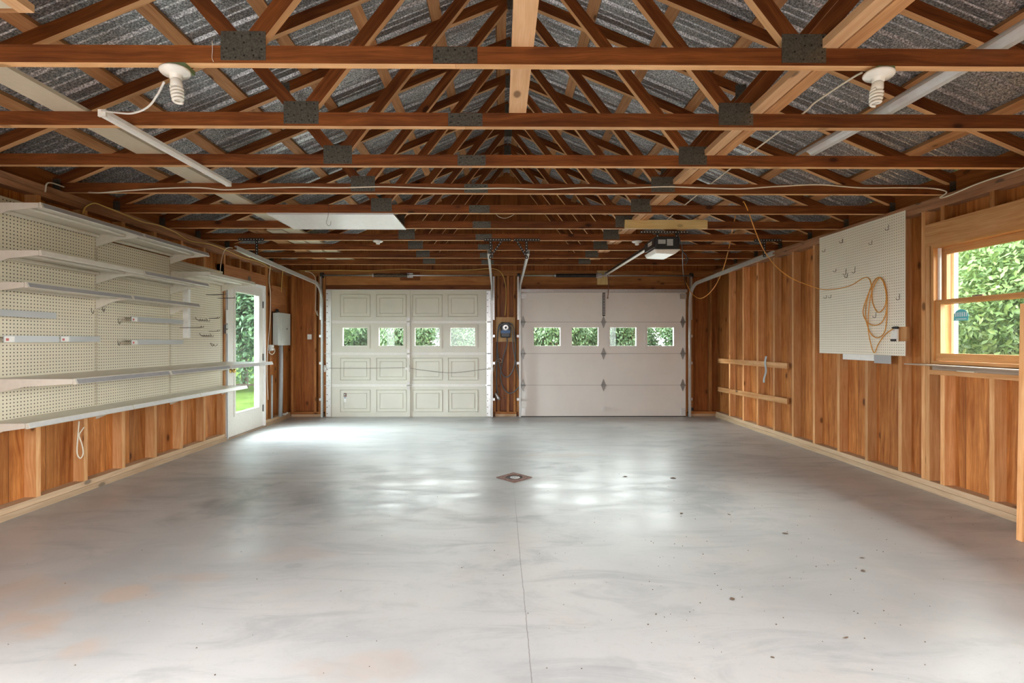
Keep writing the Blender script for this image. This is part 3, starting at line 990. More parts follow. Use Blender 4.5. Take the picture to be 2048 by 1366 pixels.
cable('white_cable', [onY(u, v, YB - .012) for u, v in [(610, 543), (622, 546), (631, 558), (632, 590), (631, 620), (636, 632), (634, 622)]],
      .006, M['cablew'], 'white cable hanging in the back left corner')
cable('yellow_cable', [onY(u, v, YB - .02) for u, v in [(600, 542), (680, 541), (740, 542), (800, 539), (870, 541), (940, 540), (985, 538), (1003, 547), (1011, 570), (1012, 600), (1010, 632)]],
      .006, M['cabley'], 'yellow cable over the left garage door down to the charger')
cable('white_cable', [onX(u, v, SL + .02) for u, v in [(158, 843), (156, 870), (154, 905), (160, 917), (166, 908), (164, 890), (158, 872), (163, 862), (168, 855)]],
      .005, M['cablew'], 'loose white cable looped below the lowest shelf')
# orange cord from the trusses to the right wall
PB = SR - .022
pts = [onY(1486, 404, TY[5] - .008), onY(1493, 415, TY[5] - .03), onX(1530, 505, 2.75), onX(1575, 552, 3.2), onX(1635, 577, 3.50), onX(1665, 579, PB), onX(1700, 572, PB), onX(1726, 557, PB), onX(1738, 558, PB),
       onX(1743, 575, PB), onX(1745, 605, PB), onX(1756, 625, PB - .01), onX(1770, 612, PB - .01), onX(1772, 580, PB), onX(1762, 558, PB), onX(1750, 560, PB), onX(1736, 590, PB), onX(1726, 625, PB - .01), onX(1738, 648, PB - .01),
       onX(1760, 648, PB - .01), onX(1772, 625, PB), onX(1773, 585, PB), onX(1764, 559, PB - .01), onX(1752, 558, PB - .01), onX(1738, 585, PB - .015), onX(1731, 630, PB - .015), onX(1740, 665, PB - .015), onX(1755, 676, PB - .015), onX(1770, 662, PB - .015),
       onX(1774, 620, PB - .01), onX(1770, 575, PB - .01), onX(1758, 557, PB - .005), onX(1742, 590, PB - .02), onX(1736, 650, PB - .02), onX(1742, 690, PB - .02), onX(1749, 706, PB - .02), onX(1756, 690, PB - .02), onX(1770, 670, PB - .02), onX(1786, 658, PB - .012)]
t = empty('extension_cord', (3.5, 4.6, 1.3), 'orange extension cord coiled on the right pegboard, strung from the trusses', 'cord')
m = MB(); m.tube(smooth_pts(pts, 7), .0045, 8); put(m, 'cord', M['cableo'], t, smooth=True)
q = onX(1790, 656, PB - .012)
m = MB(); m.lathe(q + Vector((0, .035, 0)), (.25, -1, 0), [(.006, 0), (.010, .012), (.012, .035), (.011, .055)], 12); put(m, 'plug', M['black'], t, smooth=True)
cable('orange_cord', [onY(1471, 432, TY[6] - .01), onY(1466, 455, 5.8), onY(1457, 500, 6.4), onY(1444, 545, 6.9), onY(1425, 580, 7.3), onY(1403, 597, 7.7), onY(1386, 590, 7.95), onY(1375, 572, 8.02), onY(1372, 566, 8.03)],
      .006, M['cableo'], 'orange cord looping down from the trusses to the right door track', 'cord')

# hook hanging below the fifth truss
p = onY(657, 405, TY[5] - .003)
t = MB()
q = [onY(657, 405, TY[5] - .004), onY(657, 428, TY[5] - .02), onY(654, 440, TY[5] - .025), onY(653, 447, TY[5] - .025), onY(657, 452, TY[5] - .025), onY(661, 450, TY[5] - .025), onY(662, 443, TY[5] - .025)]
t.tube(smooth_pts(q), .0018, 6)
o = t.build('wire_hook', M['wire'], smooth=True); tag(o, 'thin wire hook hanging in front of the white light panel', 'hook')

cable('pull_string', [onY(424, 82, TY[1] - .004), onY(425, 100, TY[1] - .006), onY(424, 116, TY[1] - .006), onY(427, 124, TY[1] - .006)], .0014, M['cablew'], 'short pale string hanging on the front truss near the left tooth plate', 'string')
cable('white_cable', [(1.62, 2.17, ZT + .01), (1.66, 2.3, ZT + .05), (1.69, 2.6, ZC + .012), (1.70, 2.75, ZC + .008), (1.70, 3.35, ZC + .008), (1.71, 3.95, ZC + .008), (1.73, 4.55, ZC + .008), (1.75, 5.1, ZC + .008)], .005, M['cablew'],
      'white cable running over the chords from the right bulb')
cable('white_cable', [onY(992, 412, TY[6] - .006), onY(993, 430, TY[6] - .012), onY(1010, 437, TY[6] - .012), onY(1030, 428, TY[6] - .012), onY(1044, 412, TY[6] - .006)], .0022, M['cablew'], 'thin loose wire loop dangling at the centre above the doors')

# ------------------------------------------------------------------ left garage door (door_1)
DT = 2.115
YD = YB - .045                  # inner face of the door sections
SEC = DT / 4
fr1 = empty('door_1', ((D1[0] + D1[1]) / 2, YD, 0), 'left garage door with embossed panels and four small windows', 'garage door', kind='structure')
W1 = D1[1] - D1[0]
cols = []
for u0, u1 in ((681, 740), (753, 812), (825, 884), (896, 955)):
    cols.append((onY(u0, 600, YD).x, onY(u1, 600, YD).x))
for i in range(4):
    z0, z1 = i * SEC + .003, (i + 1) * SEC - .003
    m = MB()
    holes = [(a + .035, b - .035, z0 + .12, z1 - .09) for a, b in cols] if i == 2 else []
    m.plate('Y', YD, YD + .04, D1[0], D1[1], z0, z1, holes)
    for a, b in cols:
        pz0, pz1 = z0 + .085, z1 - .075
        if i == 2: continue
        # embossed panel: raised bevelled rim with a recess and a raised field
        for (ax0, ax1, bz0, bz1, hh, wdt) in ((a, b, pz0, pz1, .012, .014), (a + .055, b - .055, pz0 + .055, pz1 - .055, .009, .010)):
            for (p0, p1) in (((ax0, bz0), (ax1, bz0)), ((ax1, bz0), (ax1, bz1)), ((ax1, bz1), (ax0, bz1)), ((ax0, bz1), (ax0, bz0))):
                v0, v1 = Vector((p0[0], YD, p0[1])), Vector((p1[0], YD, p1[1]))
                d = (v1 - v0).normalized(); s = d.cross(Vector((0, 1, 0)))
                m.sweep([v0 - d * wdt * .5, v1 + d * wdt * .5], [(-wdt / 2, 0), (0, -hh), (wdt / 2, 0)], s)
    put(m, 'door_section', M['doorpaint'], fr1, fix=False)
    if i == 2:
        for a, b in cols:
            m = MB()
            x0, x1, w0, w1 = a + .035, b - .035, z0 + .12, z1 - .09
            for (q0, q1, q2, q3) in ((x0 - .035, x1 + .035, w0 - .035, w0), (x0 - .035, x1 + .035, w1, w1 + .035), (x0 - .035, x0, w0, w1), (x1, x1 + .035, w0, w1)):
                m.box(q0, q1, YD - .014, YD - .0005, q2, q3)
            for (q0, q1, q2, q3) in ((x0, x1, w0, w0 + .008), (x0, x1, w1 - .008, w1), (x0, x0 + .008, w0 + .008, w1 - .008), (x1 - .008, x1, w0 + .008, w1 - .008)):
                m.box(q0, q1, YD - .008, YD + .03, q2, q3)
            fo = put(m, 'window_frame', M['doorpaint'], fr1)
            m = MB(); m.box(x0 + .008, x1 - .008, YD + .015, YD + .019, w0 + .008, w1 - .008)
            g = m.build('pane', M['glass'], fo); g.data.transform(Matrix.Translation(-fr1.location))
for i in (1, 2, 3):
    z = i * SEC
    xc = (D1[0] + D1[1]) / 2
    for a, b in ((D1[0] + .09, xc - .03), (xc + .03, D1[1] - .09)):
        m = MB(); m.sweep([(a, YD - .004, z), (b, YD - .004, z)], [(-.022, 0), (-.028, .016), (-.012, .03), (.012, .03), (.028, .016), (.022, 0)], (0, 0, 1))
        put(m, 'reinforcing_strut', M['doorwhite'], fr1, fix=True)
xc = (D1[0] + D1[1]) / 2
for x0, x1, mt in ((D1[0] + .005, D1[0] + .085, 'galvwhite'), (xc - .028, xc + .028, 'doorpaint'), (D1[1] - .075, D1[1] - .005, 'galv')):
    m = MB(); m.box(x0, x1, YD - .022, YD - .001, .012, DT - .012)
    if mt != 'doorpaint':
        zz = .06
        while zz < DT - .05:
            m.lathe((x0 + .018, YD - .022, zz), (0, -1, 0), [(.009, 0), (.009, .0012), (.001, .0014)], 8, 1)
            if int(zz * 37) % 3 == 0: m.lathe((x0 + .052, YD - .022, zz + .03), (0, -1, 0), [(.005, 0), (.005, .0012), (.001, .0014)], 8, 1)
            zz += .105
    put(m, 'stile', [M[mt], M['slot']], fr1)
for i in (1, 2, 3):
    for x in (D1[0] + .045, xc, D1[1] - .04):
        m = MB()
        for dz in (-.045, .045):
            m.box(x - .022, x + .022, YD - .030, YD - .0225, i * SEC + dz - .022, i * SEC + dz + .022)
        m.tube([(x - .02, YD - .036, i * SEC), (x + .02, YD - .036, i * SEC)], .009, 10)
        m.tube([(x - .03, YD - .036, i * SEC), (x - .06 if x < xc else x + .06, YD - .036, i * SEC)], .005, 8)
        put(m, 'hinge', M['galvwhite'] if x < xc - .1 else M['galv'], fr1)
m = MB(); m.box(D1[0], D1[1], YD - .015, YD + .03, DT - .0, DT + .012); put(m, 'top_seal', M['doorwhite'], fr1)
# lock bars: thin cable to the latches
zl = 1.26 - (740 - 683.5) / 119.0
m = MB()
m.tube(smooth_pts([(D1[0] + .05, YD - .03, zl + .03), (D1[0] + .7, YD - .03, zl + .03), (xc - .02, YD - .032, zl + .04)]), .003, 6)
m.tube(smooth_pts([(xc + .03, YD - .032, zl + .03), (xc + .3, YD - .03, zl - .01), (xc + .75, YD - .03, zl - .045), (D1[1] - .05, YD - .03, zl + .02)]), .003, 6)
put(m, 'lock_cable', M['wire'], fr1)
for x in (D1[0] - .01, xc, D1[1] + .005):
    m = MB(); m.box(x - .055, x + .03, YD - .045, YD - .024, zl + .005, zl + .045); m.box(x - .01, x + .012, YD - .05, YD - .024, zl - .03, zl + .08)
    put(m, 'latch', M['doorwhite'], fr1)
hx = onY(690, 800, YD).x
m = MB(); m.box(hx - .02, hx + .025, YD - .008, YD - .0005, .34, .40, 0); m.box(hx - .02, hx + .025, YD - .007, YD - .0005, .25, .335, 1); m.box(hx - .012, hx + .018, YD - .009, YD - .0075, .315, .328, 2)
m.lathe((hx + .002, YD - .008, .372), (0, -1, 0), [(.014, 0), (.012, .012), (.002, .013)], 12, 3)
put(m, 'handle_plate', [M['rust'], M['white'], M['blue'], M['galv']], fr1)

# ------------------------------------------------------------------ right garage door (door_2)
fr2 = empty('door_2', ((D2[0] + D2[1]) / 2, YD, 0), 'right garage door, smooth white with four small windows', 'garage door', kind='structure')
wins = [(onY(a, 600, YD).x, onY(b, 600, YD).x) for a, b in ((1065, 1123), (1141, 1199), (1217, 1275), (1292, 1350))]
for i in range(4):
    z0, z1 = i * SEC + .0025, (i + 1) * SEC - .0025
    if i == 3: z1 = DT - .035
    m = MB()
    w0, w1 = 1.155, 1.515
    holes = [(a, b, w0 + .01, w1) for a, b in wins] if i == 2 else []
    m.plate('Y', YD, YD + .045, D2[0], D2[1], z0, z1, holes)
    put(m, 'door_section', M['doorpaint2'], fr2)
    if i:
        m = MB(); m.box(D2[0] + .002, D2[1] - .002, YD + .004, YD + .04, i * SEC - .0024, i * SEC + .0024); put(m, 'section_seam', M['seam'], fr2)
    if i == 2:
        for a, b in wins:
            m = MB()
            z0w, z1w = w0 + .01, w1
            for (q0, q1, q2, q3) in ((a - .018, b + .018, z0w - .018, z0w), (a - .018, b + .018, z1w, z1w + .018), (a - .018, a, z0w, z1w), (b, b + .018, z0w, z1w)):
                m.box(q0, q1, YD - .007, YD - .0005, q2, q3)
            for (q0, q1, q2, q3) in ((a, b, z0w, z0w + .022), (a, b, z1w - .022, z1w), (a, a + .022, z0w + .022, z1w - .022), (b - .022, b, z0w + .022, z1w - .022)):
                m.box(q0, q1, YD - .003, YD + .04, q2, q3)
            fo = put(m, 'window_frame', M['doorpaint2'], fr2)
            m = MB(); m.box(a + .022, b - .022, YD + .02, YD + .024, z0w + .022, z1w - .022)
            g = m.build('pane', M['glass'], fo); g.data.transform(Matrix.Translation(-fr2.location))
m = MB(); m.box(D2[0] - .02, D2[1] + .02, YD - .02, YD + .03, DT - .033, DT + .02); put(m, 'top_strut', M['galv'], fr2)
m = MB(); m.box(D2[0], D2[1], YD - .004, YD + .045, 0, .012); put(m, 'bottom_seal', M['blackst'], fr2)
xm = onY(1207, 643, YD).x
for i in (1, 2, 3):
    for x in (D2[0] + .04, xm, D2[1] - .05):
        z = i * SEC; m = MB()
        k = .034
        m.prism([(x - .004, YD - .001, z + .10), (x + .004, YD - .001, z + .10), (x + k, YD - .001, z + .018), (x + k, YD - .001, z - .018), (x + .004, YD - .001, z - .10),
                 (x - .004, YD - .001, z - .10), (x - k, YD - .001, z - .018), (x - k, YD - .001, z + .018)], (0, -.004, 0))
        m.tube([(x - .045, YD - .014, z), (x + .045, YD - .014, z)], .010, 10)
        for dz in (-.06, .06): m.lathe((x, YD - .005, z + dz), (0, -1, 0), [(.008, 0), (.008, .004), (.001, .005)], 6)
        put(m, 'hinge', M['hinge'], fr2, fix=True)
m = MB(); m.box(xm - .018, xm + .022, YD - .026, YD - .001, 3 * SEC + .10, DT - .04)
for k in range(14): m.box(xm - .008, xm + .012, YD - .0275, YD - .0262, 3 * SEC + .12 + k * .026, 3 * SEC + .132 + k * .026, 1)
put(m, 'operator_bracket', [M['blackst'], M['galvwhite']], fr2)
m = MB(); m.box(xm - .03, xm + .02, YD - .022, YD - .001, .10, .17); m.beam((xm, YD - .02, .16), (xm + .15, YD - .02, .135), (0, .006, 0), (0, 0, .018)); put(m, 'lift_handle', M['galvwhite'], fr2)
for x in (D2[0] + .045, D2[1] - .05):
    m = MB(); m.box(x - .05, x + .05, YD - .03, YD - .001, DT - .14, DT - .06); m.box(x - .05, x + .05, YD - .05, YD - .031, DT - .08, DT - .07); put(m, 'top_bracket', M['galv'], fr2)
    m = MB(); m.box(x - .035, x + .035, YD - .015, YD - .001, .03, .15); put(m, 'bottom_bracket', M['galvwhite'], fr2)


# ------------------------------------------------------------------ tracks, hangers, springs
def channel(s):
    """C profile (side, normal)"""
    return [(-.028 * s, -.025), (.0, -.025), (.0, -.012), (-.003 * s, -.012), (-.003 * s, -.022), (-.025 * s, -.022), (-.025 * s, .022), (-.003 * s, .022), (-.003 * s, .012), (.0, .012), (.0, .025), (-.028 * s, .025)]


def track(x, s, ystart, zstart, lab):
    rad = .32
    ytop = YD - .07
    ze = 2.20 + .0
    pts = [(x, ytop, .01), (x, ytop, ze - rad)]
    for k in range(1, 9):
        a = k / 8 * math.pi / 2
        pts.append((x, ytop - rad + rad * math.cos(a), ze - rad + rad * math.sin(a)))
    pts.append((x, ystart, zstart))
    t = empty('door_track', (x, ytop, 0), lab, 'track', 'garage door tracks')
    m = MB(); m.sweep(pts, channel(s), (1, 0, 0)); put(m, 'rail', M['track'], t, fix=True)
    m = MB(); xw = x + s * .012
    m.box(x + (.001 if s > 0 else -.028), x + (.028 if s > 0 else -.001), ytop + .002, ytop + .006 + .05, 1.62, 2.34); put(m, 'mounting_angle', M['galv'], t)
    for z in (.3, .9, 1.35):
        m = MB(); m.box(x + (.001 if s > 0 else -.035), x + (.035 if s > 0 else -.001), ytop - .0, YB - .001 - .01, z - .02, z + .02); put(m, 'bracket', M['galv'], t)
    return t


track(D1[0] - .055, -1, 5.45, 2.30, 'left track of the left garage door, running along the left wall')
track(D1[1] + .030, 1, 5.66, 2.30, 'track on the right edge of the left garage door')
track(D2[0] - .030, -1, 5.66, 2.30, 'track on the left edge of the right garage door')
track(D2[1] + .055, 1, 5.60, 2.28, 'right track of the right garage door, running along the right wall')


def perf(m, p0, p1, wv, hv, nrm):
    """perforated angle bar with punched holes shown by small dark slots"""
    m.beam(p0, p1, wv, hv)
    p0, p1 = Vector(p0), Vector(p1); L = (p1 - p0).length; d = (p1 - p0).normalized(); nrm = Vector(nrm)
    k = int(L / .03)
    off = nrm * (max(abs(Vector(wv).dot(nrm)), abs(Vector(hv).dot(nrm))) / 2)
    for i in range(k):
        c = p0 + d * (i + .5) * L / k + off
        s = d.cross(nrm)
        m.frame_box(c - d * .006 - s * .004, d * .012, s * .008, nrm * .0006, 1)


def hanger(x0, x1, xs, y, zb, diag, lab):
    t = empty('track_hanger', ((x0 + x1) / 2, y, ZT), lab, 'hanger', 'perforated steel track hangers')
    m = MB(); perf(m, (x0, y - .004, ZT + .005), (x1, y - .004, ZT + .005), (0, .003, 0), (0, 0, .032), (0, -1, 0)); put(m, 'top_angle', [M['blackst'], M['galvwhite']], t)
    for x in xs:
        m = MB(); perf(m, (x, y - .008, ZT - .012), (x, y - .008, zb), (.032, 0, 0), (0, .003, 0), (0, -1, 0)); put(m, 'drop_angle', [M['blackst'], M['galvwhite']], t)
    for (a, b) in diag:
        m = MB(); perf(m, (a, y - .012, ZT - .012), (b, y - .012, zb + .04), (.028, 0, 0), (0, .003, 0), (0, -1, 0)); put(m, 'diagonal_brace', [M['blackst'], M['galvwhite']], t)
    return t


yh = TY[7]
hanger(onY(968, 485, yh).x, onY(1022, 485, yh).x, [onY(981, 500, yh).x], yh, 2.235, [(onY(1003, 490, yh).x, onY(983, 515, yh).x)], 'black perforated hanger over the right track of the left door')
hanger(onY(1027, 485, yh).x, onY(1080, 485, yh).x, [onY(1053, 500, yh).x], yh, 2.235, [(onY(1034, 490, yh).x, onY(1051, 515, yh).x)], 'black perforated hanger over the left track of the right door')
hanger(onY(477, 485, yh).x, onY(528, 485, yh).x, [onY(514, 500, yh).x], yh, 2.28, [], 'black perforated hanger by the left wall track')
hanger(onY(1508, 485, yh).x, onY(1563, 485, yh).x, [onY(1528, 500, yh).x], yh, 2.26, [], 'black perforated hanger by the right wall track')


def spring(xa, xb, s0, s1, coil, lab, ctr, plate_mat):
    z = 1.26 + (683.5 - 552) / 119.6; y = YB - .075
    t = empty('torsion_spring', ((xa + xb) / 2, y, z), lab, 'door spring', 'torsion springs above the garage doors')
    m = MB(); m.tube([(xa, y, z), (xb, y, z)], .0125, 12); put(m, 'shaft', M['galv'], t, smooth=True)
    m = MB(); pts = []; n = int((s1 - s0) / .012)
    for i in range(n * 10 + 1):
        a = i / 10 * 2 * math.pi; pts.append((s0 + (s1 - s0) * i / (n * 10), y + .026 * math.cos(a), z + .026 * math.sin(a)))
    m.tube(pts, .0055, 5); put(m, 'coil', coil, t, smooth=True)
    for x in (s0 - .012, s1 + .012):
        m = MB(); m.lathe((x - .015, y, z), (1, 0, 0), [(.016, 0), (.030, .002), (.030, .02), (.018, .03)], 16); put(m, 'winding_cone', M['galv'], t, smooth=True)
    m = MB(); m.box(ctr - .05, ctr + .05, y - .004, y + .0, z - .04, z + .04); m.box(ctr - .03, ctr + .03, y, YB - .02, z - .006, z + .006); put(m, 'centre_bracket', M['galv'], t)
    for x in (xa + .02, xb - .02):
        m = MB(); m.lathe((x - .02, y, z), (1, 0, 0), [(.05, 0), (.05, .004), (.035, .008), (.035, .03), (.05, .034), (.05, .038)], 24); put(m, 'cable_drum', M['rust'] if coil is M['galv'] else M['blackst'], t, smooth=False)
    return t


X = lambda u: onY(u, 552, YB - .075).x
M['coil1'] = plain('worn_spring_steel', (.20, .15, .11), .5, .7, mottle=.5, mscale=30)
spring(X(642), X(985), X(748), X(815), M['coil1'], 'worn grey torsion spring and shaft above the left garage door', X(820), None)
spring(X(1035), X(1385), X(1112), X(1192), M['black'], 'black torsion spring and shaft above the right garage door', X(1198), None)
m = MB(); a, b = onY(800, 545, YB - .02), onY(840, 561, YB - .02); m.box(a.x, b.x, YB - .022, YB - .0005, b.z, a.z); o = m.build('spring_pad', M['truss']); tag(o, 'small wooden pad behind the left door spring', 'wood block')
m = MB(); a, b = onY(1194, 542, YB - .02), onY(1216, 570, YB - .02); m.box(a.x, b.x, YB - .040, YB - .013, b.z, a.z); o = m.build('spring_pad', M['yellowlum']); tag(o, 'pale square wooden pad above the right garage door centre', 'wood block')

# ------------------------------------------------------------------ opener
yo = TY[6]
a, b = onY(1248, 441, yo), onY(1412, 458, yo)
m = MB(); m.box(a.x, b.x, yo - .040, yo - .0005, ZT - .006, ZT + .083); o = m.build('mounting_board', M['yellowlum']); tag(o, 'short yellow lumber board carrying the garage door opener', 'board')
OX0, OX1, OY0, OY1, OZ0, OZ1 = 1.66, 1.925, 5.20, 5.50, 2.225, 2.385
t = empty('garage_door_opener', ((OX0 + OX1) / 2, (OY0 + OY1) / 2, ZT - .006), 'black and white garage door opener hung under the yellow board', 'door opener')
m = MB(); m.box(OX0, OX1, OY0, OY1, OZ0 + .02, OZ1); put(m, 'housing', M['black'], t, bevel=.012)
m = MB()
m.prism([(OX0 - .015, OY0 - .01, OZ0 + .022), (OX0 + .01, OY0 - .01, OZ0 - .022), (OX1 - .06, OY0 - .01, OZ0 - .032), (OX1 + .01, OY0 - .01, OZ0 + .022)], (0, OY1 - OY0 + .06, 0)); put(m, 'light_lens', M['white'], t, fix=True, bevel=.008)
m = MB(); m.box(OX0 - .012, OX0 - .001, OY0 + .0, OY1 + .05, OZ0 + .046, OZ1 - .02); put(m, 'side_cover', M['black'], t)
m = MB()
for k in range(3): m.box(OX0 - .0135, OX0 - .0122, OY0 + .08, OY1 - .08, OZ0 + .085 + k * .014, OZ0 + .093 + k * .014)
put(m, 'white_marking', M['white'], t)
m = MB(); m.box(OX0 + .03, OX0 + .11, OY0 - .0025, OY0 - .0005, OZ0 + .08, OZ0 + .125); m.box(OX0 + .125, OX0 + .19, OY0 - .0025, OY0 - .0005, OZ0 + .06, OZ0 + .13); put(m, 'rating_label', M['conduit'], t)
for x in (OX0 + .03, OX1 - .03):
    for y in (OY0 + .02,):
        m = MB(); perf(m, (x, y, OZ1 - .01), (x, y, ZT - .008), (.028, 0, 0), (0, .003, 0), (0, -1, 0)); put(m, 'hanging_strap', [M['blackst'], M['galvwhite']], t)
m = MB(); perf(m, (1.50, OY0 + .006, ZT - .022), (2.02, OY0 + .006, ZT - .022), (0, .003, 0), (0, 0, .028), (0, -1, 0)); put(m, 'cross_strap', [M['blackst'], M['galvwhite']], t)
m = MB(); m.tube(smooth_pts([(OX1, OY0 + .02, ZT - .0), (OX1 - .02, OY0 - .02, OZ1), (OX1 + .015, OY0 - .01, OZ0 + .06), (OX1 + .03, OY0, OZ0), (OX1 + .07, OY0, OZ0 - .05), (OX1 + .05, OY0, OZ0 - .10), (OX1 + .09, OY0, OZ0 - .07), (OX1 + .06, OY0, OZ0 - .14)]), .005, 6)
put(m, 'wiring', M['cableb'], t, smooth=True)
m = MB(); xr = 1.775; zr = 1.26 + 1.157
m.box(xr - .02, xr + .02, OY1 - .02, YB - .06, OZ0 + .10 + .055, OZ0 + .10 + .085)
put(m, 'rail', M['blackst'], t)
m = MB(); m.box(xr - .022, xr + .022, OY1 + .06, YB - .07, OZ0 + .10 + .045, OZ0 + .10 + .054); put(m, 'rail_flange', M['galvwhite'], t)
m = MB(); m.box(xr - .03, xr + .03, YB - .08, YB - .041, OZ0 + .12, OZ0 + .19); put(m, 'header_bracket', M['galv'], t)
m = MB(); m.tube(smooth_pts([(xr + .02, YD - .04, OZ0 + .14), (xr + .03, YD - .04, 2.20), (xr + .03, YD - .04, 2.08), (xr + .02, YD - .04, 1.98)]), .006, 8); m.lathe((xr + .02, YD - .04, 1.975), (0, 0, 1), [(.004, 0), (.016, .004), (.016, .012), (.004, .016)], 12)
put(m, 'release_cord', M['rust'], t)
cable('black_cord', [onY(1365, 500, 5.3), onY(1366, 540, 6.6), (3.05, 8.05, 2.30), (3.08, 8.06, 2.20)], .005, M['cableb'], 'thin black cord from the opener to the right spring shaft', 'cord')
# small white lampholder beside the opener
p = onY(1275, 463, TY[7])
t = empty('lampholder', (p.x, TY[7], ZT), 'empty white lampholder left of the garage door opener', 'lamp')
m = MB(); m.lathe((p.x, TY[7] + .02, ZT - .0005), (0, 0, -1), [(.03, 0), (.060, .004), (.060, .012), (.05, .02), (.025, .026), (.022, .05), (.002, .052)], 24); put(m, 'porcelain_base', M['porcelain'], t, smooth=True)
p = onY(755, 460, TY[7])
t = empty('lampholder', (p.x, TY[7], ZT), 'white lampholder on the truss just behind the light panel', 'lamp')
m = MB(); m.lathe((p.x, TY[7] + .02, ZT - .0005), (0, 0, -1), [(.03, 0), (.060, .004), (.060, .012), (.05, .02), (.025, .026), (.022, .045), (.002, .047)], 24); put(m, 'porcelain_base', M['porcelain'], t, smooth=True)

# ------------------------------------------------------------------ charger between the doors
yc = YB - .001
a, b = onY(992, 635, yc), onY(1030, 684, yc)
m = MB(); m.box(a.x, b.x, yc - .018, yc, b.z, a.z); o = m.build('backing_board', M['ply']); tag(o, 'plywood board between the garage doors behind the charger', 'board')
a, b = onY(1001, 645, yc - .06), onY(1021, 676, yc - .06)
cxm = (a.x + b.x) / 2
t = empty('car_charger', (cxm, yc - .02, b.z), 'black wall charger with round silver dial on plywood board', 'car charger')
m = MB(); m.box(a.x, b.x, yc - .085, yc - .0185, b.z, a.z); put(m, 'body', M['black'], t, bevel=.02)
m = MB(); m.lathe((cxm, yc - .085, a.z - .085), (0, -1, 0), [(.056, 0), (.056, .008), (.046, .012), (.042, .004), (.002, .004)], 28, 0); m.lathe((cxm + .004, yc - .0895, a.z - .090), (0, -1, 0), [(.020, 0), (.018, .012), (.002, .013)], 16, 1); put(m, 'dial', [M['galv'], M['black']], t, smooth=False)
m = MB(); m.box(a.x + .004, b.x - .004, yc - .089, yc - .0852, b.z + .075, b.z + .125); put(m, 'blue_band', M['blue'], t)
m = MB()
P = lambda u, v, d=.05: onY(u, v, yc - d)
m.tube(smooth_pts([P(1014, 676, .06), P(1014, 690), P(1008, 710), P(1003, 735), P(1001, 755), P(1008, 778), P(1020, 787), P(1033, 780), P(1040, 768, .06), P(1036, 745, .07), P(1027, 700, .09), P(1025, 665, .10), P(1018, 650, .11), P(1002, 648, .10), P(996, 660, .09),
                    P(995, 700, .06), P(1003, 745, .06), P(1016, 754, .06), P(1028, 735, .07), P(1031, 700, .08), P(1028, 660, .09), P(1020, 647, .12), P(1004, 649, .12), P(996, 665, .10), P(994, 710, .08), P(993, 770, .07), P(996, 787, .07)], 6), .010, 8)
put(m, 'charging_cable', M['cabled'], t, smooth=True)
m = MB(); m.lathe(P(991, 786, .07), (.45, 0, -.9), [(.014, 0), (.022, .02), (.026, .07), (.032, .09), (.030, .13), (.024, .132)], 16); put(m, 'connector', M['galv'], t, smooth=True)
cable('white_rope', [onY(u, v, YB - .02) for u, v in [(986, 742), (990, 726), (985, 732), (992, 722), (999, 718), (1004, 722), (1001, 726), (993, 723), (989, 736), (987, 744)]], .003, M['cablew'], 'knotted white rope hanging left of the charger cable', 'rope')

# ------------------------------------------------------------------ opener safety sensor
p = onY(1380, 818, YB - .06)
t = empty('safety_sensor', (p.x, YB - .06, p.z), 'small door sensor with a green light by the right door', 'sensor')
m = MB(); m.box(p.x - .02, p.x + .045, YB - .09, YB - .02, p.z - .03, p.z + .02); put(m, 'body', M['black'], t, bevel=.004)
ml, nt_, bs_ = newmat('green_led'); bs_.inputs['Emission Color'].default_value = (.1, 1, .35, 1); bs_.inputs['Emission Strength'].default_value = 1.6; bs_.inputs['Base Color'].default_value = (.1, .8, .3, 1)
m = MB(); m.lathe((p.x, YB - .09, p.z), (0, -1, 0), [(.007, 0), (.006, .006), (.001, .008)], 10); put(m, 'indicator', ml, t)

# ------------------------------------------------------------------ glass door in the left wall (door_3)
XD = SL - .015
dr = empty('door_3', (XD, (DY0 + DY1) / 2, 0), 'white door with one tall glass pane in the left wall', 'door', kind='structure')
m = MB()
for (y0, y1, z0, z1) in ((DY0, DY0 + .045, 0, 2.08), (DY1 - .035, DY1, 0, 2.08), (DY0 + .045, DY1 - .035, 2.045, 2.08)):
    m.box(BL - .02, SL + .012, y0, y1, z0, z1)
put(m, 'jamb', M['vinyl'], dr)
m = MB(); m.box(SL + .012, SL + .018, DY0 - .005, DY0 + .022, 0, 2.08); put(m, 'weatherstrip', M['strip'], dr)
ly0, ly1 = DY0 + .05, DY1 - .04
gy0, gy1, gz0, gz1 = 6.465, 7.105, .30, 1.93
m = MB(); m.plate('X', XD - .044, XD, ly0, ly1, .02, 2.04, [(gy0, gy1, gz0, gz1)]); leaf = put(m, 'leaf', M['doorwhite'], dr)
m = MB()
for (y0, y1, z0, z1) in ((gy0 - .03, gy1 + .03, gz0 - .03, gz0), (gy0 - .03, gy1 + .03, gz1, gz1 + .03), (gy0 - .03, gy0, gz0, gz1), (gy1, gy1 + .03, gz0, gz1)):
    m.box(XD + .0005, XD + .010, y0, y1, z0, z1)
for (y0, y1, z0, z1) in ((gy0, gy1, gz0, gz0 + .012), (gy0, gy1, gz1 - .012, gz1), (gy0, gy0 + .012, gz0 + .012, gz1 - .012), (gy1 - .012, gy1, gz0 + .012, gz1 - .012)):
    m.box(XD - .044, XD + .006, y0, y1, z0, z1)
put(m, 'glass_bead', M['doorwhite'], dr)
m = MB(); m.box(XD - .026, XD - .020, gy0 + .012, gy1 - .012, gz0 + .012, gz1 - .012); put(m, 'pane', M['glassdoor'], dr)
kp = onX(473, 741, XD + .05)
kz = 1.26 - (741 - 683.5) * 6.45 / 975
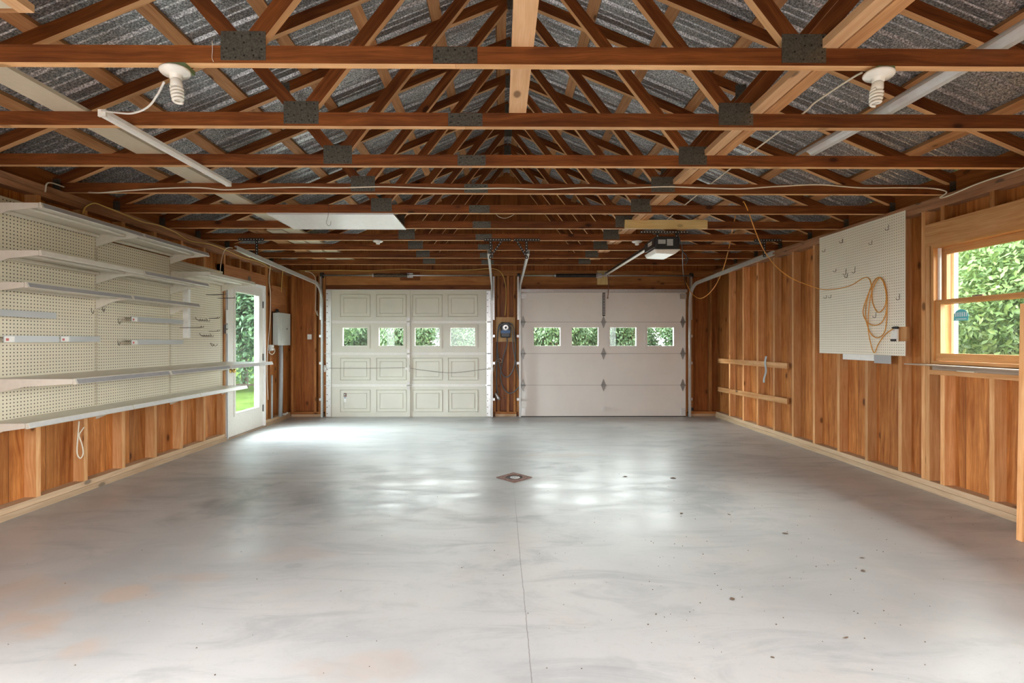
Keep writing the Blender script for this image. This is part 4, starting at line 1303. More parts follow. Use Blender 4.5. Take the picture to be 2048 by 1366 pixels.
m = MB(); m.lathe((XD, 6.36, kz), (1, 0, 0), [(.032, 0), (.032, .006), (.012, .010), (.012, .03), (.026, .036), (.030, .05), (.024, .062), (.002, .066)], 20); put(m, 'knob', M['brass'], dr, smooth=True)
for z in (.28, 1.03, 1.80):
    m = MB(); m.box(XD + .001, XD + .010, ly1 - .01, ly1 + .016, z - .05, z + .05); put(m, 'hinge', M['blackst'], dr)
m = MB(); m.box(BL - .02, SL + .02, DY0, DY1, 0, .018); put(m, 'threshold', M['graywood'], dr)
# narrow white mullion seen through the glass: outer storm-door stile
m = MB(); m.box(BL - .075, BL - .045, gy1 + .16, gy1 + .30, 0, 2.06); put(m, 'storm_door_stile', M['vinyl'], dr)
m = MB(); m.box(BL - .075, BL - .045, DY0 + .02, gy0 - .05, 0, 2.06); put(m, 'storm_door_stile', M['vinyl'], dr)
m = MB(); m.box(BL - .075, BL - .045, gy0 - .05, gy1 + .09, 2.0, 2.06); put(m, 'storm_door_stile', M['vinyl'], dr)

# ------------------------------------------------------------------ electrical box
t = empty('electrical_box', (-3.45, 7.7, 1.2), 'grey breaker box on the left wall beside the glass door', 'electrical box')
m = MB(); m.box(SL + .001, -3.405, 7.50, 7.92, 1.205, 1.70); put(m, 'body', M['box'], t, bevel=.004)
m = MB(); m.box(-3.4045, -3.399, 7.49, 7.93, 1.20, 1.705); cv = put(m, 'cover', M['box'], t)
m = MB(); m.box(-3.3988, -3.394, 7.60, 7.82, 1.27, 1.64); put(m, 'small_door', M['box'], t)
m = MB(); m.lathe((-3.394, 7.795, 1.46), (1, 0, 0), [(.012, 0), (.012, .004), (.002, .005)], 12); put(m, 'latch', M['black'], t)
m = MB(); m.tube([(-3.445, 7.56, 1.70), (-3.445, 7.56, 1.735), (-3.47, 7.62, 1.75), (-3.47, 7.66, 1.70)], .022, 12); put(m, 'cable_hood', M['black'], t, smooth=True)
m = MB(); m.tube([(-3.43, 7.66, 1.204), (-3.43, 7.66, .70), (-3.425, 7.63, .09)], .030, 16); put(m, 'conduit', M['conduit'], t, smooth=True)
m = MB(); m.box(SL - .001, SL + .010, 7.44, 7.93, 1.72, 2.12); o = m.build('plywood_backer', M['osb']); tag(o, 'small stained plywood piece above the breaker box', 'board')
t = empty('thin_conduit', (-3.44, 7.42, .09), 'thin grey pipe standing left of the thicker conduit', 'pipe')
m = MB(); m.tube([(-3.45, 7.40, .091), (-3.45, 7.40, .75)], .014, 12); put(m, 'pipe', M['conduit'], t, smooth=True)
t = empty('wall_outlet', (-3.45, 7.42, 1.15), 'open outlet box with a white face under the breaker box', 'outlet')
m = MB(); m.box(SL + .001, SL + .03, 7.34, 7.47, 1.12, 1.21); put(m, 'box', M['galv'], t)
m = MB(); m.box(SL + .031, SL + .038, 7.385, 7.46, 1.13, 1.20, 0); m.box(SL + .0382, SL + .0388, 7.405, 7.413, 1.15, 1.18, 1); m.box(SL + .0382, SL + .0388, 7.43, 7.438, 1.15, 1.18, 1); put(m, 'receptacle', [M['white'], M['black']], t)
m = MB(); m.tube(smooth_pts([(SL + .02, 7.36, 1.12), (SL + .03, 7.33, 1.09), (SL + .04, 7.40, 1.065), (SL + .03, 7.50, 1.10), (SL + .02, 7.52, 1.15)]), .006, 8); put(m, 'wire', M['cablew'], t, smooth=True)
p = onY(615, 675, YB - .005)
m = MB(); m.box(p.x - .035, p.x + .035, YS - .012, YS - .001, p.z - .035, p.z + .05); o = m.build('bright_hole_patch', M['white']); tag(o, 'small white square standing in for a bright hole left of the doors', 'label')  # white square painted in place of light showing through a hole
p = onX(573, 823, SL)
m = MB(); m.tube(smooth_pts([(SL + .05, 7.72, .115), (SL + .055, 7.80, .10), (SL + .05, 7.9, .11)]), .016, 10); o = m.build('white_pipe_stub', M['white'], smooth=True); tag(o, 'short white pipe stub lying on the plate below the breaker box', 'pipe')

# ------------------------------------------------------------------ gondola pegboard and shelves on the left
XP = SL + .030                  # pegboard face
BAY = [3.26, 4.195, 5.13, 6.075]
peg_lab = ['cream pegboard panel in the nearest shelf bay', 'cream pegboard panel in the middle shelf bay', 'cream pegboard panel in the far bay next to the glass door']
tops = [2.27, 2.14, 2.13]
for i in range(3):
    m = MB(); m.plate('X', XP - .006, XP, BAY[i] + .018, BAY[i + 1] - .018, .70, tops[i], long='a')
    t = m.build('pegboard_panel', M['peg']); tag(t, peg_lab[i], 'pegboard', 'left wall pegboard panels')
for i, y in enumerate(BAY):
    lab = ['slotted shelf upright at the near end of the shelving', 'slotted shelf upright between the near and middle bays', 'slotted shelf upright between the middle and far bays', 'slotted shelf upright beside the glass door'][i]
    t = empty('shelf_upright', (SL + .02, y, .62), lab, 'upright', 'slotted steel shelf uprights')
    m = MB()
    top = tops[min(i, 2)] if i < 1 else tops[max(i - 1, 0)]
    m.box(SL + .001, XP - .007, y - .025, y + .025, .70, top)
    m.box(XP - .007, XP + .004, y - .017, y - .004 + .0, .70, top); m.box(XP - .007, XP + .004, y + .004, y + .017, .70, top)
    z = .72
    while z < top - .03:
        m.box(XP + .004, XP + .0046, y - .0125, y - .0085, z, z + .016, 1); m.box(XP + .004, XP + .0046, y + .0085, y + .0125, z, z + .016, 1)
        z += .0254
    put(m, 'post', [M['upright'], M['slot']], t)


def shelf(i, xf, ztop, lab, lip='lip', tilt=0.0):
    y0, y1 = BAY[i] + .003, BAY[i + 1] - .003
    x0 = XP + .008
    t = empty('shelf', ((x0 + xf) / 2, (y0 + y1) / 2, ztop), lab, 'shelf', 'metal shelves on the left wall')
    m = MB(); m.box(x0, xf - .012, y0 + .005, y1 - .005, ztop - .014, ztop - .003); put(m, 'deck', M['shelf'], t)
    d = xf - x0
    # front nose and price channel
    m = MB(); m.prism([(xf - .022, y0, ztop), (xf - .012, y0, ztop), (xf + .002, y0, ztop - .034), (xf - .004, y0, ztop - .038), (xf - .022, y0, ztop - .038)], (0, y1 - y0, 0)); put(m, 'front_nose', M['shelf'], t, fix=True)
    m = MB(); m.prism([(xf - .011, y0 + .012, ztop - .004), (xf - .0095, y0 + .012, ztop - .004), (xf + .0045, y0 + .012, ztop - .032), (xf + .003, y0 + .012, ztop - .033)], (0, y1 - y0 - .024, 0))
    put(m, 'price_channel', M[lip], t, fix=True)
    # folded stiffeners beneath
    for k, (a, b, hh) in enumerate(((.03, .085, .026), (.46, .62, .018))):
        m = MB(); m.box(x0 + d * a, x0 + d * b, y0 + .01, y1 - .01, ztop - .0145 - hh, ztop - .0145); put(m, 'stiffener', M['shelf'], t, bevel=.004)
    for y, s in ((y0, 1), (y1, -1)):
        m = MB()
        yy = y + s * .0012
        m.prism([(x0 - .002, yy, ztop - .002), (xf - .026, yy, ztop - .002), (xf - .026, yy, ztop - .034), (x0 + d * .45, yy, ztop - .055), (x0 + .005, yy, ztop - .115), (x0 - .002, yy, ztop - .115)], (0, s * .003, 0))
        put(m, 'bracket', M['shelf'], t, fix=True)
    return t


zt = {1: 2.185, 2: 1.868, 3: 1.656, 4: 1.012, 5: .716, 6: 1.995}
bn = ['near', 'middle', 'far']
shelf(0, -3.04, zt[1], 'highest shelf of the near bay, grey price channel')
shelf(1, -3.04, zt[1], 'highest shelf of the middle bay, level with the near one')
shelf(2, -3.03, zt[6], 'single high shelf of the far bay, above the glass door edge', 'shelf')
shelf(0, -3.04, zt[2], 'second shelf down in the near bay, no grey strip on its edge', 'shelf')
shelf(1, -3.04, zt[2], 'second shelf down in the middle bay, grey strip on its edge')
shelf(0, -3.136, zt[3], 'third shelf down in the near bay, shallower than those above')
shelf(1, -3.136, zt[3], 'third shelf down in the middle bay, shallower than those above')
shelf(0, -2.815, zt[4], 'deep waist-high shelf of the near bay', 'lip')
shelf(1, -2.815, zt[4], 'deep waist-high shelf of the middle bay', 'lip')
shelf(2, -2.815, zt[4], 'deep waist-high shelf of the far bay crossing the glass door', 'liplight')
shelf(0, -3.13, zt[5], 'lowest shelf of the near bay', 'liplight')
shelf(1, -3.13, zt[5], 'lowest shelf of the middle bay', 'liplight')
shelf(2, -3.13, zt[5], 'lowest shelf of the far bay', 'liplight')


# price strips on hooks
def price_strip(u0, u1, v, lab, ticket=True):
    xs = XP + .10
    a, b = onX(u0, v, xs), onX(u1, v, xs)
    z = (a.z + b.z) / 2
    t = empty('price_strip', (xs, (a.y + b.y) / 2, z), lab, 'price strip', 'clear price strips on the pegboard')
    m = MB(); m.box(xs, xs + .003, a.y, b.y, z - .022, z + .022); m.box(xs - .008, xs + .003, a.y, b.y, z + .0222, z + .025); put(m, 'holder', M['clear'], t)
    if ticket:
        m = MB(); m.box(xs + .0032, xs + .0042, a.y + .005, a.y + .075, z - .020, z + .020, 0)
        m.box(xs + .0043, xs + .0048, a.y + .015, a.y + .035, z - .012, z + .006, 1); put(m, 'ticket', [M['white'], M['red']], t)
    for yy in (a.y + .06, b.y - .06):
        m = MB(); m.tube([(XP + .001, yy, z + .012), (xs - .001, yy, z + .012)], .0022, 6); put(m, 'peg_arm', M['wire'], t)


price_strip(-60, 112, 628, 'short price strip, upper one in the near bay')
price_strip(6, 118, 679, 'price strip with red ticket, lower row of the near bay')
price_strip(120, 200, 679, 'price strip ending at the first upright, lower row')
price_strip(262, 366, 642, 'price strip, upper one crossing the middle bay upright')
price_strip(262, 366, 685, 'price strip, lower one crossing the middle bay upright')

# white hanging slat
a = onX(379, 576, XP + .06)
m = MB(); m.box(XP + .055, XP + .060, a.y - .018, a.y + .018, 1.30, 1.83); m.box(XP + .001, XP + .0548, a.y - .018, a.y - .015, 1.30, 1.83)
o = m.build('vertical_slat', M['vinyl']); tag(o, 'white vertical slat hanging in the far pegboard bay', 'slat')


# wire hooks on the left pegboard
def wire_hook(u, v, ln, kind, lab, grp='wire hooks on the left pegboard'):
    p = onX(u, v, XP + .002)
    m = MB(); x, y, z = XP - .002, p.y, p.z
    if kind == 'double':
        for s in (-.02, .02):
            m.tube(smooth_pts([(x, y + s, z), (x + .03, y + s, z), (x + ln, y + s, z + .004), (x + ln + .012, y + s, z + .02)], 5), .0025, 6)
        m.tube([(x + .004, y - .02, z), (x + .004, y + .02, z)], .003, 6)
    elif kind == 'rack':
        m.tube([(x + .02, y - .10, z), (x + .02, y + .10, z)], .0025, 6)
        for k in range(5): m.tube(smooth_pts([(x + .02, y - .09 + k * .045, z), (x + .045, y - .09 + k * .045, z - .012), (x + .05, y - .09 + k * .045, z + .015)], 4), .002, 6)
        for s in (-.1, .1): m.tube([(x, y + s, z + .03), (x + .02, y + s, z)], .0025, 6)
    elif kind == 'pair':
        for s in (-.018, .018):
            m.tube(smooth_pts([(x, y, z), (x + .02, y + s, z - .01), (x + .045, y + s * 1.5, z - .035), (x + .07, y + s * 2, z - .01)], 5), .0025, 6)
    else:
        m.tube(smooth_pts([(x, y, z + .03), (x + .004, y, z), (x + .012, y, z - .022), (x + ln, y, z - .02), (x + ln + .004, y, z + .004)], 5), .0024, 6)
    o = m.build('wire_hook', M['wire'], smooth=True); tag(o, lab, 'hook', grp)


wire_hook(414, 590, .20, 'double', 'long double wire hook, highest on the far pegboard')
wire_hook(437, 597, .20, 'double', 'long double wire hook reaching across the top of the glass door')
wire_hook(420, 637, .10, 'double', 'double wire hook at mid height beside the glass door')
wire_hook(420, 663, .10, 'double', 'double wire hook low beside the glass door')
wire_hook(402, 641, .05, 'rack', 'wire rack of small prongs, upper one on the far pegboard')
wire_hook(410, 672, .05, 'rack', 'wire rack of small prongs, lower one on the far pegboard')
wire_hook(362, 656, .22, 'double', 'dark double wire hook left of the white slat')
wire_hook(421, 687, .05, 'pair', 'curled wire hook pair, lowest on the far pegboard')
wire_hook(183, 622, .02, 'j', 'small bent hook just left of the first upright')
wire_hook(205, 618, .02, 'j', 'small bent hook just right of the first upright')
wire_hook(237, 643, .02, 'j', 'small dark hook left of the upper middle price strip')
wire_hook(236, 686, .02, 'j', 'small dark hook left of the lower middle price strip')

# key holder on the jamb stud by the glass door
p = onX(452, 632, SL + .02)
t = empty('key_rack', (SL + .02, p.y, p.z), 'white strip and metal fittings on the stud before the glass door', 'fitting')
m = MB(); m.box(SL + .02, SL + .032, 6.185, 6.215, 1.49, 1.66); put(m, 'white_strip', M['white'], t, bevel=.004)
m = MB(); m.box(SL + .001, SL + .035, 6.172, 6.202, 1.36, 1.47); m.lathe((SL + .036, 6.187, 1.415), (1, 0, 0), [(.012, 0), (.012, .012), (.003, .014)], 12); put(m, 'strike', M['galv'], t)

# ------------------------------------------------------------------ right pegboard
XQ = SR - .0145
m = MB(); m.plate('X', XQ, XQ + .006, 4.298, 5.46, 1.13, 2.425, [(4.298, 4.375, 1.262, 1.392)], long='a')
o = m.build('pegboard_panel', M['peg2']); tag(o, 'white pegboard panel on the right wall behind the orange cord', 'pegboard')
t = empty('wall_outlet', (XQ, 4.40, 1.33), 'white duplex outlet at the corner of the right pegboard', 'outlet')
m = MB(); m.box(XQ - .007, XQ - .0005, 4.378, 4.440, 1.272, 1.392, 0); m.lathe((XQ - .007, 4.41, 1.36), (-1, 0, 0), [(.015, 0), (.015, .002), (.001, .003)], 14, 0)
m.box(XQ - .0098, XQ - .0092, 4.405, 4.408, 1.355, 1.368, 1); m.box(XQ - .0098, XQ - .0092, 4.414, 4.417, 1.355, 1.368, 1)
m.box(XQ - .022, XQ - .0075, 4.385, 4.435, 1.262, 1.282, 1)
put(m, 'cover_plate', [M['white'], M['black']], t)
m = MB(); m.box(SR + .0005 - .0, SR + .03, 4.300, 4.3515, 1.262, 1.392); put(m, 'wood_block', M['stud'], t)
XT = XQ - .03
pa, pb = onX(1686, 713, XT), onX(1748, 716, XT)
m = MB(); m.box(XT - .002, XT + .001, pb.y, pa.y, 1.075, 1.13); m.box(XT, XQ - .001, pb.y, pa.y, 1.128, 1.132); o = m.build('price_strip', M['white']); tag(o, 'white label strip hanging from the bottom edge of the right pegboard', 'price strip')
pc = onX(1782, 716, XT)
m = MB(); m.box(XT - .002, XT + .001, pc.y, pb.y - .003, 1.055, 1.13); m.box(XT, XQ - .001, pc.y, pb.y - .003, 1.128, 1.131); o = m.build('clear_tray', M['clear']); tag(o, 'clear plastic holder at the bottom of the right pegboard', 'holder')
for i, (u, v, hh, lab) in enumerate([(1777, 455, .05, 'straight peg hook, highest on the right pegboard'), (1744, 485, .04, 'peg hook below and left of the highest one, right pegboard'), (1685, 482, .04, 'peg hook in the upper middle of the right pegboard'),
                        (1650, 501, .03, 'peg hook near the left edge of the right pegboard, upper'), (1672, 541, .03, 'peg hook left of a cluster of three, right pegboard'), (1692, 544, .06, 'peg hook, left of a pair above the cord'),
                        (1710, 540, .06, 'peg hook right above where the cord bends'), (1695, 551, .04, 'lowest peg hook of the cluster above the cord'), (1653, 594, .03, 'peg hook just under the cord, first'), (1662, 593, .03, 'peg hook just under the cord, second'),
                        (1799, 594, .05, 'peg hook near the right edge of the right pegboard'), (1752, 630, .05, 'peg hook inside the orange coil')]):
    p = onX(u, v, XQ - .002); m = MB()
    m.tube(smooth_pts([(XQ - .001, p.y, p.z + hh / 2), (XQ - .004, p.y, p.z), (XQ - .006, p.y, p.z - hh / 2), (XQ - .03, p.y, p.z - hh / 2), (XQ - .033, p.y, p.z - hh / 2 + .012)], 5), .0022, 6)
    o = m.build('peg_hook', M['wire'], smooth=True); tag(o, lab, 'hook', 'small hooks on the right pegboard')

# ------------------------------------------------------------------ window in the right wall (window_1)
wd = empty('window_1', (SR, (WY0 + WY1) / 2, WZ0), 'wooden double-hung window in the right wall', 'window', kind='structure')


def rect_frame(m, x0, x1, y0, y1, z0, z1, w0, w1=None, wb_=None):
    w1 = w1 or w0; wb_ = wb_ or w0
    m.box(x0, x1, y0, y1, z0, z0 + wb_); m.box(x0, x1, y0, y1, z1 - w1, z1)
    m.box(x0, x1, y0, y0 + w0, z0 + wb_, z1 - w1); m.box(x0, x1, y1 - w0, y1, z0 + wb_, z1 - w1)


m = MB(); rect_frame(m, SR - .004, BR + .05, WY0, WY1, WZ0, WZ1, .024); put(m, 'frame', M['winwood'], wd)
m = MB(); m.box(SR + .030, SR + .045, WY1 - .045, WY1 - .0245, WZ0 + .03, WZ1 - .026); m.box(SR + .030, SR + .045, WY0 + .0245, WY0 + .045, WZ0 + .03, WZ1 - .026); put(m, 'jamb_liner', M['vinyl'], wd)
zm = 1.585
m = MB(); rect_frame(m, SR + .060, SR + .092, WY0 + .026, WY1 - .026, zm - .02, WZ1 - .026, .048, .055, .035); us = put(m, 'upper_sash', M['winwood'], wd)
m = MB(); m.box(SR + .074, SR + .078, WY0 + .074, WY1 - .074, zm + .015, WZ1 - .081); g = m.build('pane', M['glass'], us); g.data.transform(Matrix.Translation(-wd.location))
m = MB(); rect_frame(m, SR + .012, SR + .046, WY0 + .026, WY1 - .026, WZ0 + .026, zm + .018, .045, .034, .062); ls = put(m, 'lower_sash', M['winwood'], wd)
m = MB(); m.box(SR + .028, SR + .032, WY0 + .071, WY1 - .071, WZ0 + .088, zm - .016); g = m.build('pane', M['glass'], ls); g.data.transform(Matrix.Translation(-wd.location))
m = MB(); m.box(BR + .055, BR + .09, WY1 - .05, WY1 + .02, WZ0, WZ1); put(m, 'outer_trim', M['vinyl'], wd)
m = MB(); m.box(SR - .0, SR + .012, 3.62, 3.70, zm + .019, zm + .030); put(m, 'sash_lock', M['rust'], wd)
# sticker on the lower pane
p = onX(1922, 629, SR + .027)
m = MB()
m.prism([(SR + .0268, p.y + .062 * math.cos(a), p.z - .015 + .055 * max(0, math.sin(a)) * 1.0 + (0 if math.sin(a) > 0 else -.035)) for a in [k * math.pi / 12 for k in range(24)]], (-.0006, 0, 0), 0)
for k in range(6): m.box(SR + .0255, SR + .0261, p.y - .052 + k * .018, p.y - .043 + k * .018, p.z - .018, p.z + .016, 1)
m.box(SR + .0255, SR + .0261, p.y - .045, p.y + .045, p.z - .040, p.z - .034, 1)
put(m, 'sticker', [M['teal'], M['tealdark']], wd, fix=True)
m = MB(); m.beam((SR - .06, 2.8, 1.063), (SR - .06, 4.16, 1.068), Vector((.16, 0, 0)), Vector((0, 0, .010))); o = m.build('window_shelf_board', M['graywood']); tag(o, 'warped thin board resting below the window on the right', 'board')
m = MB(); m.box(SR - .003, SR + .08, WY0, 4.04, 1.024, 1.062); o = m.build('window_stool', M['graywood']); tag(o, 'grey wooden packing strip under the window board', 'board')
m = MB(); m.box(SR - .035, SR - .006, 3.66, 3.80, 1.024 - .0005, 1.032); o = m.build('paint_stick', M['panelboard']); tag(o, 'small pale stick lying on the rough sill under the window', 'stick')
o.location = (.012, 0, 0)

# ------------------------------------------------------------------ slats across the right studs, and the grey strap on them
for z, zf, lab in ((.955, .945, 'upper wooden slat nailed across the right wall studs'), (.512, .475, 'lower wooden slat nailed across the right wall studs')):
    m = MB(); y0, y1 = 6.06, 8.0
    m.beam((SR - .0125, y0, z), (SR - .0125, y1, zf), Vector((.024, 0, 0)), Vector((0, 0, .072))); o = m.build('wooden_slat', M['stud']); tag(o, lab, 'slat', 'wooden slats across the right wall studs')
a = onX(1532, 728, SR - .03)
m = MB(); m.sweep(smooth_pts([(SR - .028, a.y + .0, 1.06), (SR - .032, a.y + .02, .97), (SR - .03, a.y + .0, .86), (SR - .028, a.y + .05, .76), (SR - .026, a.y + .06, .70)]), [(-.022, -.001), (.022, -.001), (.022, .001), (-.022, .001)], (0, 1, 0))
o = m.build('metal_strap', M['conduit'], fix=True); tag(o, 'bent grey metal strap hung over the upper slat', 'strap')
# leaning plank at the right edge
m = MB(); p0 = onZ(2042, 1085, 0.0)
m.beam((p0.x + .06, p0.y + .02, .001), (p0.x + .085, p0.y + .02, 1.50), Vector((.10, 0, 0)), Vector((0, .036, 0))); o = m.build('upright_plank', M['stud']); tag(o, 'upright wooden plank at the right edge of the view near the window', 'plank')

# ------------------------------------------------------------------ floor drain and litter
t = empty('floor_drain', (.13, 4.508, .001), 'rusty diamond floor drain in the middle of the slab', 'drain')
c, s = .165, 0
m = MB()
for k in range(4):
    a0, a1 = k * H, (k + 1) * H
    P0, P1 = Vector((.13 + c * math.cos(a0), 4.508 + c * math.sin(a0), .001)), Vector((.13 + c * math.cos(a1), 4.508 + c * math.sin(a1), .001))
    seg = 6
    for j in range(seg):
        f0, f1 = j / seg, (j + 1) / seg
        A, B = P0.lerp(P1, f0), P0.lerp(P1, f1)
        t0, t1 = a0 + H * f0, a0 + H * f1
        C, D = Vector((.13 + .082 * math.cos(t1), 4.508 + .082 * math.sin(t1), .001)), Vector((.13 + .082 * math.cos(t0), 4.508 + .082 * math.sin(t0), .001))
        m.prism([A, B, C, D], (0, 0, .006))
put(m, 'rim', M['rust'], t, fix=True)
m = MB(); m.lathe((.13, 4.508, .0008), (0, 0, 1), [(.081, 0), (.081, .0006), (.001, .0008)], 24); put(m, 'pit', M['hole'], t)
m = MB(); m.lathe((.138, 4.508, .0018), (0, 0, 1), [(.045, 0), (.047, .003), (.03, .007), (.002, .008)], 20)
put(m, 'grate_cap', M['gravel'], t, smooth=True)
m = MB()
for k in range(4): m.lathe((.138 + .02 * math.cos(k * 1.57), 4.508 + .02 * math.sin(k * 1.57), .0085), (0, 0, 1), [(.006, 0), (.006, .001), (.001, .0012)], 8)
put(m, 'screw_hole', M['hole'], t)


def chip(u, v, sz, asp, rot, lab, name='dry_leaf', mat='dirt'):
    p = onZ(u, v, 0); rr = random.Random(int(u * 7 + v)); m = MB(); pts = []
    for k in range(9):
        a = 2 * math.pi * k / 9; r = sz * rr.uniform(.65, 1.15)
        x, y = r * math.cos(a), r * asp * math.sin(a)
        pts.append((p.x + x * math.cos(rot) - y * math.sin(rot), p.y + x * math.sin(rot) + y * math.cos(rot), .0006 + rr.uniform(0, .004)))
    c0 = (p.x, p.y, .0006 + sz * .30)
    for k in range(9):
        m.face([pts[k], pts[(k + 1) % 9], c0]); m.face([pts[(k + 1) % 9], pts[k], (p.x, p.y, .0004)])
    o = m.build(name, M[mat]); tag(o, lab, 'debris', 'dry scraps lying on the slab')


chip(1346, 957, .032, .6, .1, 'clod of dirt on the cross joint right of the drain', 'dirt_clod')
chip(1250, 954, .028, .25, .2, 'thin dark scrap between the drain and the dirt clod')
chip(1363, 1028, .018, .7, .9, 'small crumpled scrap in front of the dirt clod')
chip(1458, 1030, .016, .6, 2.2, 'small dark scrap near the centre right of the slab')
chip(1570, 1068, .024, .4, -.2, 'flat brown leaf scrap towards the right wall')
chip(1727, 1143, .014, .8, .5, 'small curled leaf in front of the right wall studs')
chip(1465, 1199, .014, 1.1, .4, 'pale crumb casting a small shadow, front right of the slab', 'dirt_clod')
chip(1692, 1277, .022, .12, .3, 'short twig piece nearest the front right', 'twig')
chip(1724, 1117, .018, .12, -.2, 'thin twig a little behind the small curled leaf', 'twig')
chip(1312, 1230, .007, .6, 1.2, 'tiny black scrap on the front slab, left of the pale crumb')
chip(1545, 1316, .008, .7, 2.2, 'tiny scrap closest to the bottom edge, right half')
chip(207, 968, .03, .7, .3, 'dark leaf lying against the left bottom plate')
rs = random.Random(5); m = MB()
for k in range(330):
    u, v = rs.uniform(0, 2048), 840 + 520 * rs.random() ** 1.3
    if k < 230: u = rs.gauss(1480, 260); v = rs.gauss(1080, 120)
    if v < 850 or v > 1360 or u < 0 or u > 2040: continue
    p = onZ(u, v, 0)
    if not (XL + .1 < p.x < XR - .1) or p.y > 8: continue
    r = rs.uniform(.0012, .0042); a = rs.random() * 3
    q = [(p.x + r * math.cos(a + j * 2.09) * rs.uniform(.6, 1.5), p.y + r * math.sin(a + j * 2.09), .0005) for j in range(3)]
    tp = (p.x, p.y, .0005 + r)
    for j in range(3): m.face([q[j], q[(j + 1) % 3], tp])
o = m.build('dirt_specks', M['dirt']); tag(o, 'fine dark grit and specks scattered over the slab', 'grit', kind='stuff')

# ------------------------------------------------------------------ outside
m = MB(); m.box(-60, 60, -40, 90, -.5, -.14); o = m.build('lawn', M['lawn']); tag(o, 'mown green lawn around the garage', 'lawn', kind='structure')
m = MB(); m.box(-9, 9, -30, REAR_Y - .12, -.139, -.02); o = m.build('driveway', M['asphalt']); tag(o, 'dark driveway added behind the camera to limit bounced light', 'driveway', kind='structure')  # unseen ground added for its bounce, kept dark to spare the truss faces
m = MB(); m.box(-4.5, 4.5, YS + .12, 26, -.139, -.03); o = m.build('driveway_apron', M['gravel']); tag(o, 'pale driveway beyond the garage doors', 'driveway', kind='structure')


def foliage(seed, rx, ry, rz, n, size, zc, lobes=9):
    rr = random.Random(seed); m = MB()
    L = []
    for k in range(lobes):
        a, e = rr.uniform(0, 6.283), rr.uniform(-.7, 1.0)
        L.append((Vector((math.cos(a) * math.cos(e) * rx * .55, math.sin(a) * math.cos(e) * ry * .55, math.sin(e) * rz * .55)), rr.uniform(.40, .62)))
    L.append((Vector((0, 0, 0)), .8))
    for k in range(n):
        c, s = L[rr.randrange(len(L))]
        d = Vector((rr.gauss(0, 1), rr.gauss(0, 1), rr.gauss(0, 1))).normalized()
        rad = s * (rr.random() ** .28) * rr.uniform(.86, 1.06)
        p = c + Vector((d.x * rx * rad, d.y * ry * rad, d.z * rz * rad)) + Vector((0, 0, zc))
        if p.z < .05: continue
        nrm = (d + Vector((rr.gauss(0, .7), rr.gauss(0, .7), rr.gauss(0, .5) + .4))).normalized()
        t = nrm.orthogonal().normalized(); b = nrm.cross(t); an = rr.uniform(0, 6.28)
        t, b = t * math.cos(an) + b * math.sin(an), b * math.cos(an) - t * math.sin(an)
        sz = size * rr.uniform(.6, 1.3)
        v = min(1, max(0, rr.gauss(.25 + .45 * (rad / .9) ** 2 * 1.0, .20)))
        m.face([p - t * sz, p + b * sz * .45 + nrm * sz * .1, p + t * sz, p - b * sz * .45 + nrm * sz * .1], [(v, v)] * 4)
    return m


def trunk(m, h, r, seed):
    rr = random.Random(seed)
    m.tube(smooth_pts([(0, 0, 0), (rr.uniform(-.1, .1), rr.uniform(-.1, .1), h * .4), (rr.uniform(-.2, .2), rr.uniform(-.2, .2), h * .8)], 4), r, 8)
    for k in range(5):
        a = rr.uniform(0, 6.28); z = h * rr.uniform(.3, .7)
        m.tube([(0, 0, z), (math.cos(a) * h * .22, math.sin(a) * h * .22, z + h * .22)], r * .4, 6)


bank = {}


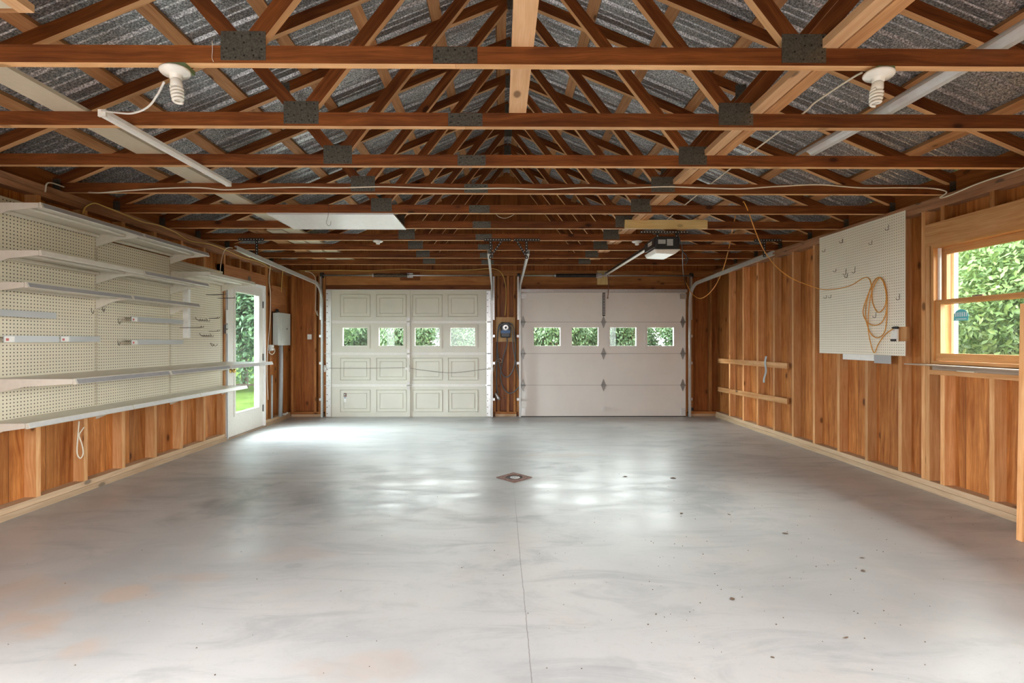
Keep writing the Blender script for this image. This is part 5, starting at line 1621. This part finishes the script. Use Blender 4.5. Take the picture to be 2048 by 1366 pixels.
def plant(kind, x, y, sc, rot, lab, cat, grp, zs=1.0):
    if kind not in bank:
        rx, ry, rz, n, sz, zc, mat, th, tr = {
            'shrub': (1.5, 1.5, 2.3, 30000, .040, 1.9, 'leafC', 2.6, .05), 'tree': (2.4, 2.4, 3.2, 13000, .13, 3.4, 'leafB', 4.0, .14),
            'bush': (2.4, 1.8, 1.35, 18000, .075, 1.0, 'leafA', 1.3, .05), 'tall': (1.9, 1.9, 2.9, 26000, .062, 2.6, 'leafA', 3.4, .08)}[kind]
        t = bpy.data.objects.new(kind if kind != 'tall' else 'tree', None); COL.objects.link(t)
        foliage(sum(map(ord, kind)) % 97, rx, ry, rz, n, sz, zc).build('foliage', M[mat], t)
        m = MB(); trunk(m, th, tr, 3); m.build('trunk', M['bark'], t, smooth=True)
        bank[kind] = t; o = t
    else:
        o = copy_tree(bank[kind])
    o.name = {'tall': 'tree'}.get(kind, kind)
    o.location = (x, y, -.14); o.scale = (sc, sc, sc * zs); o.rotation_euler = (0, 0, rot)
    tag(o, lab, cat, grp)


g1 = 'shrubs outside the right window'
for i, (x, y, s_, r_) in enumerate([(7.4, 8.2, 1.05, 0), (6.6, 5.9, .95, 1.2), (9.2, 9.8, 1.25, 2.4), (8.6, 6.9, 1.3, 3.9), (10.6, 8.2, 1.5, 5.1), (7.2, 11.0, 1.2, 4.2)]):
    plant('shrub', x, y, s_, r_, ['leafy yellow-green shrub filling the lower pane of the right window', 'shrub close outside the near side of the right window', 'taller shrub behind, towards the far side of the right window',
                                   'tall shrub behind the middle of the right window', 'tallest shrub, farthest back outside the right window', 'shrub past the far jamb of the right window'][i], 'shrub', g1)
g2 = 'trees beyond the glass door'
for i, (x, y, s_, r_) in enumerate([(-7.7, 14.8, 1.2, .5), (-10.0, 17.4, 1.3, 2.0), (-7.6, 18.6, 1.4, 4.0), (-12.0, 14.6, 1.2, 3.1)]):
    plant('tall', x, y, s_, r_, ['green tree seen in the middle of the glass door', 'green tree behind and left in the glass door view', 'green tree behind and right in the glass door view', 'green tree at the far left of the lawn'][i], 'tree', g2)
g3 = 'bushes across the driveway'
for i in range(11):
    x = -13 + i * 2.75
    plant('bush', x, 30 + (i % 3) * 1.2, 1.12 + .08 * ((i * 7) % 4), i * 1.3, 'green bush in the row seen through the garage door windows', 'bush', g3, 1.12 + .10 * ((i * 5) % 4))
m = MB(); p0 = (-6.9, 13.0); m.beam((-9.5, 13.6, .06), (-5.5, 13.6, .06), (0, .05, 0), (0, 0, .05))
for k in range(3): m.box(-9.3 + k * 1.7, -9.24 + k * 1.7, 13.57, 13.63, -.14, .06)
o = m.build('garden_rail', M['bark']); tag(o, 'low grey rail across the lawn beyond the glass door', 'rail')
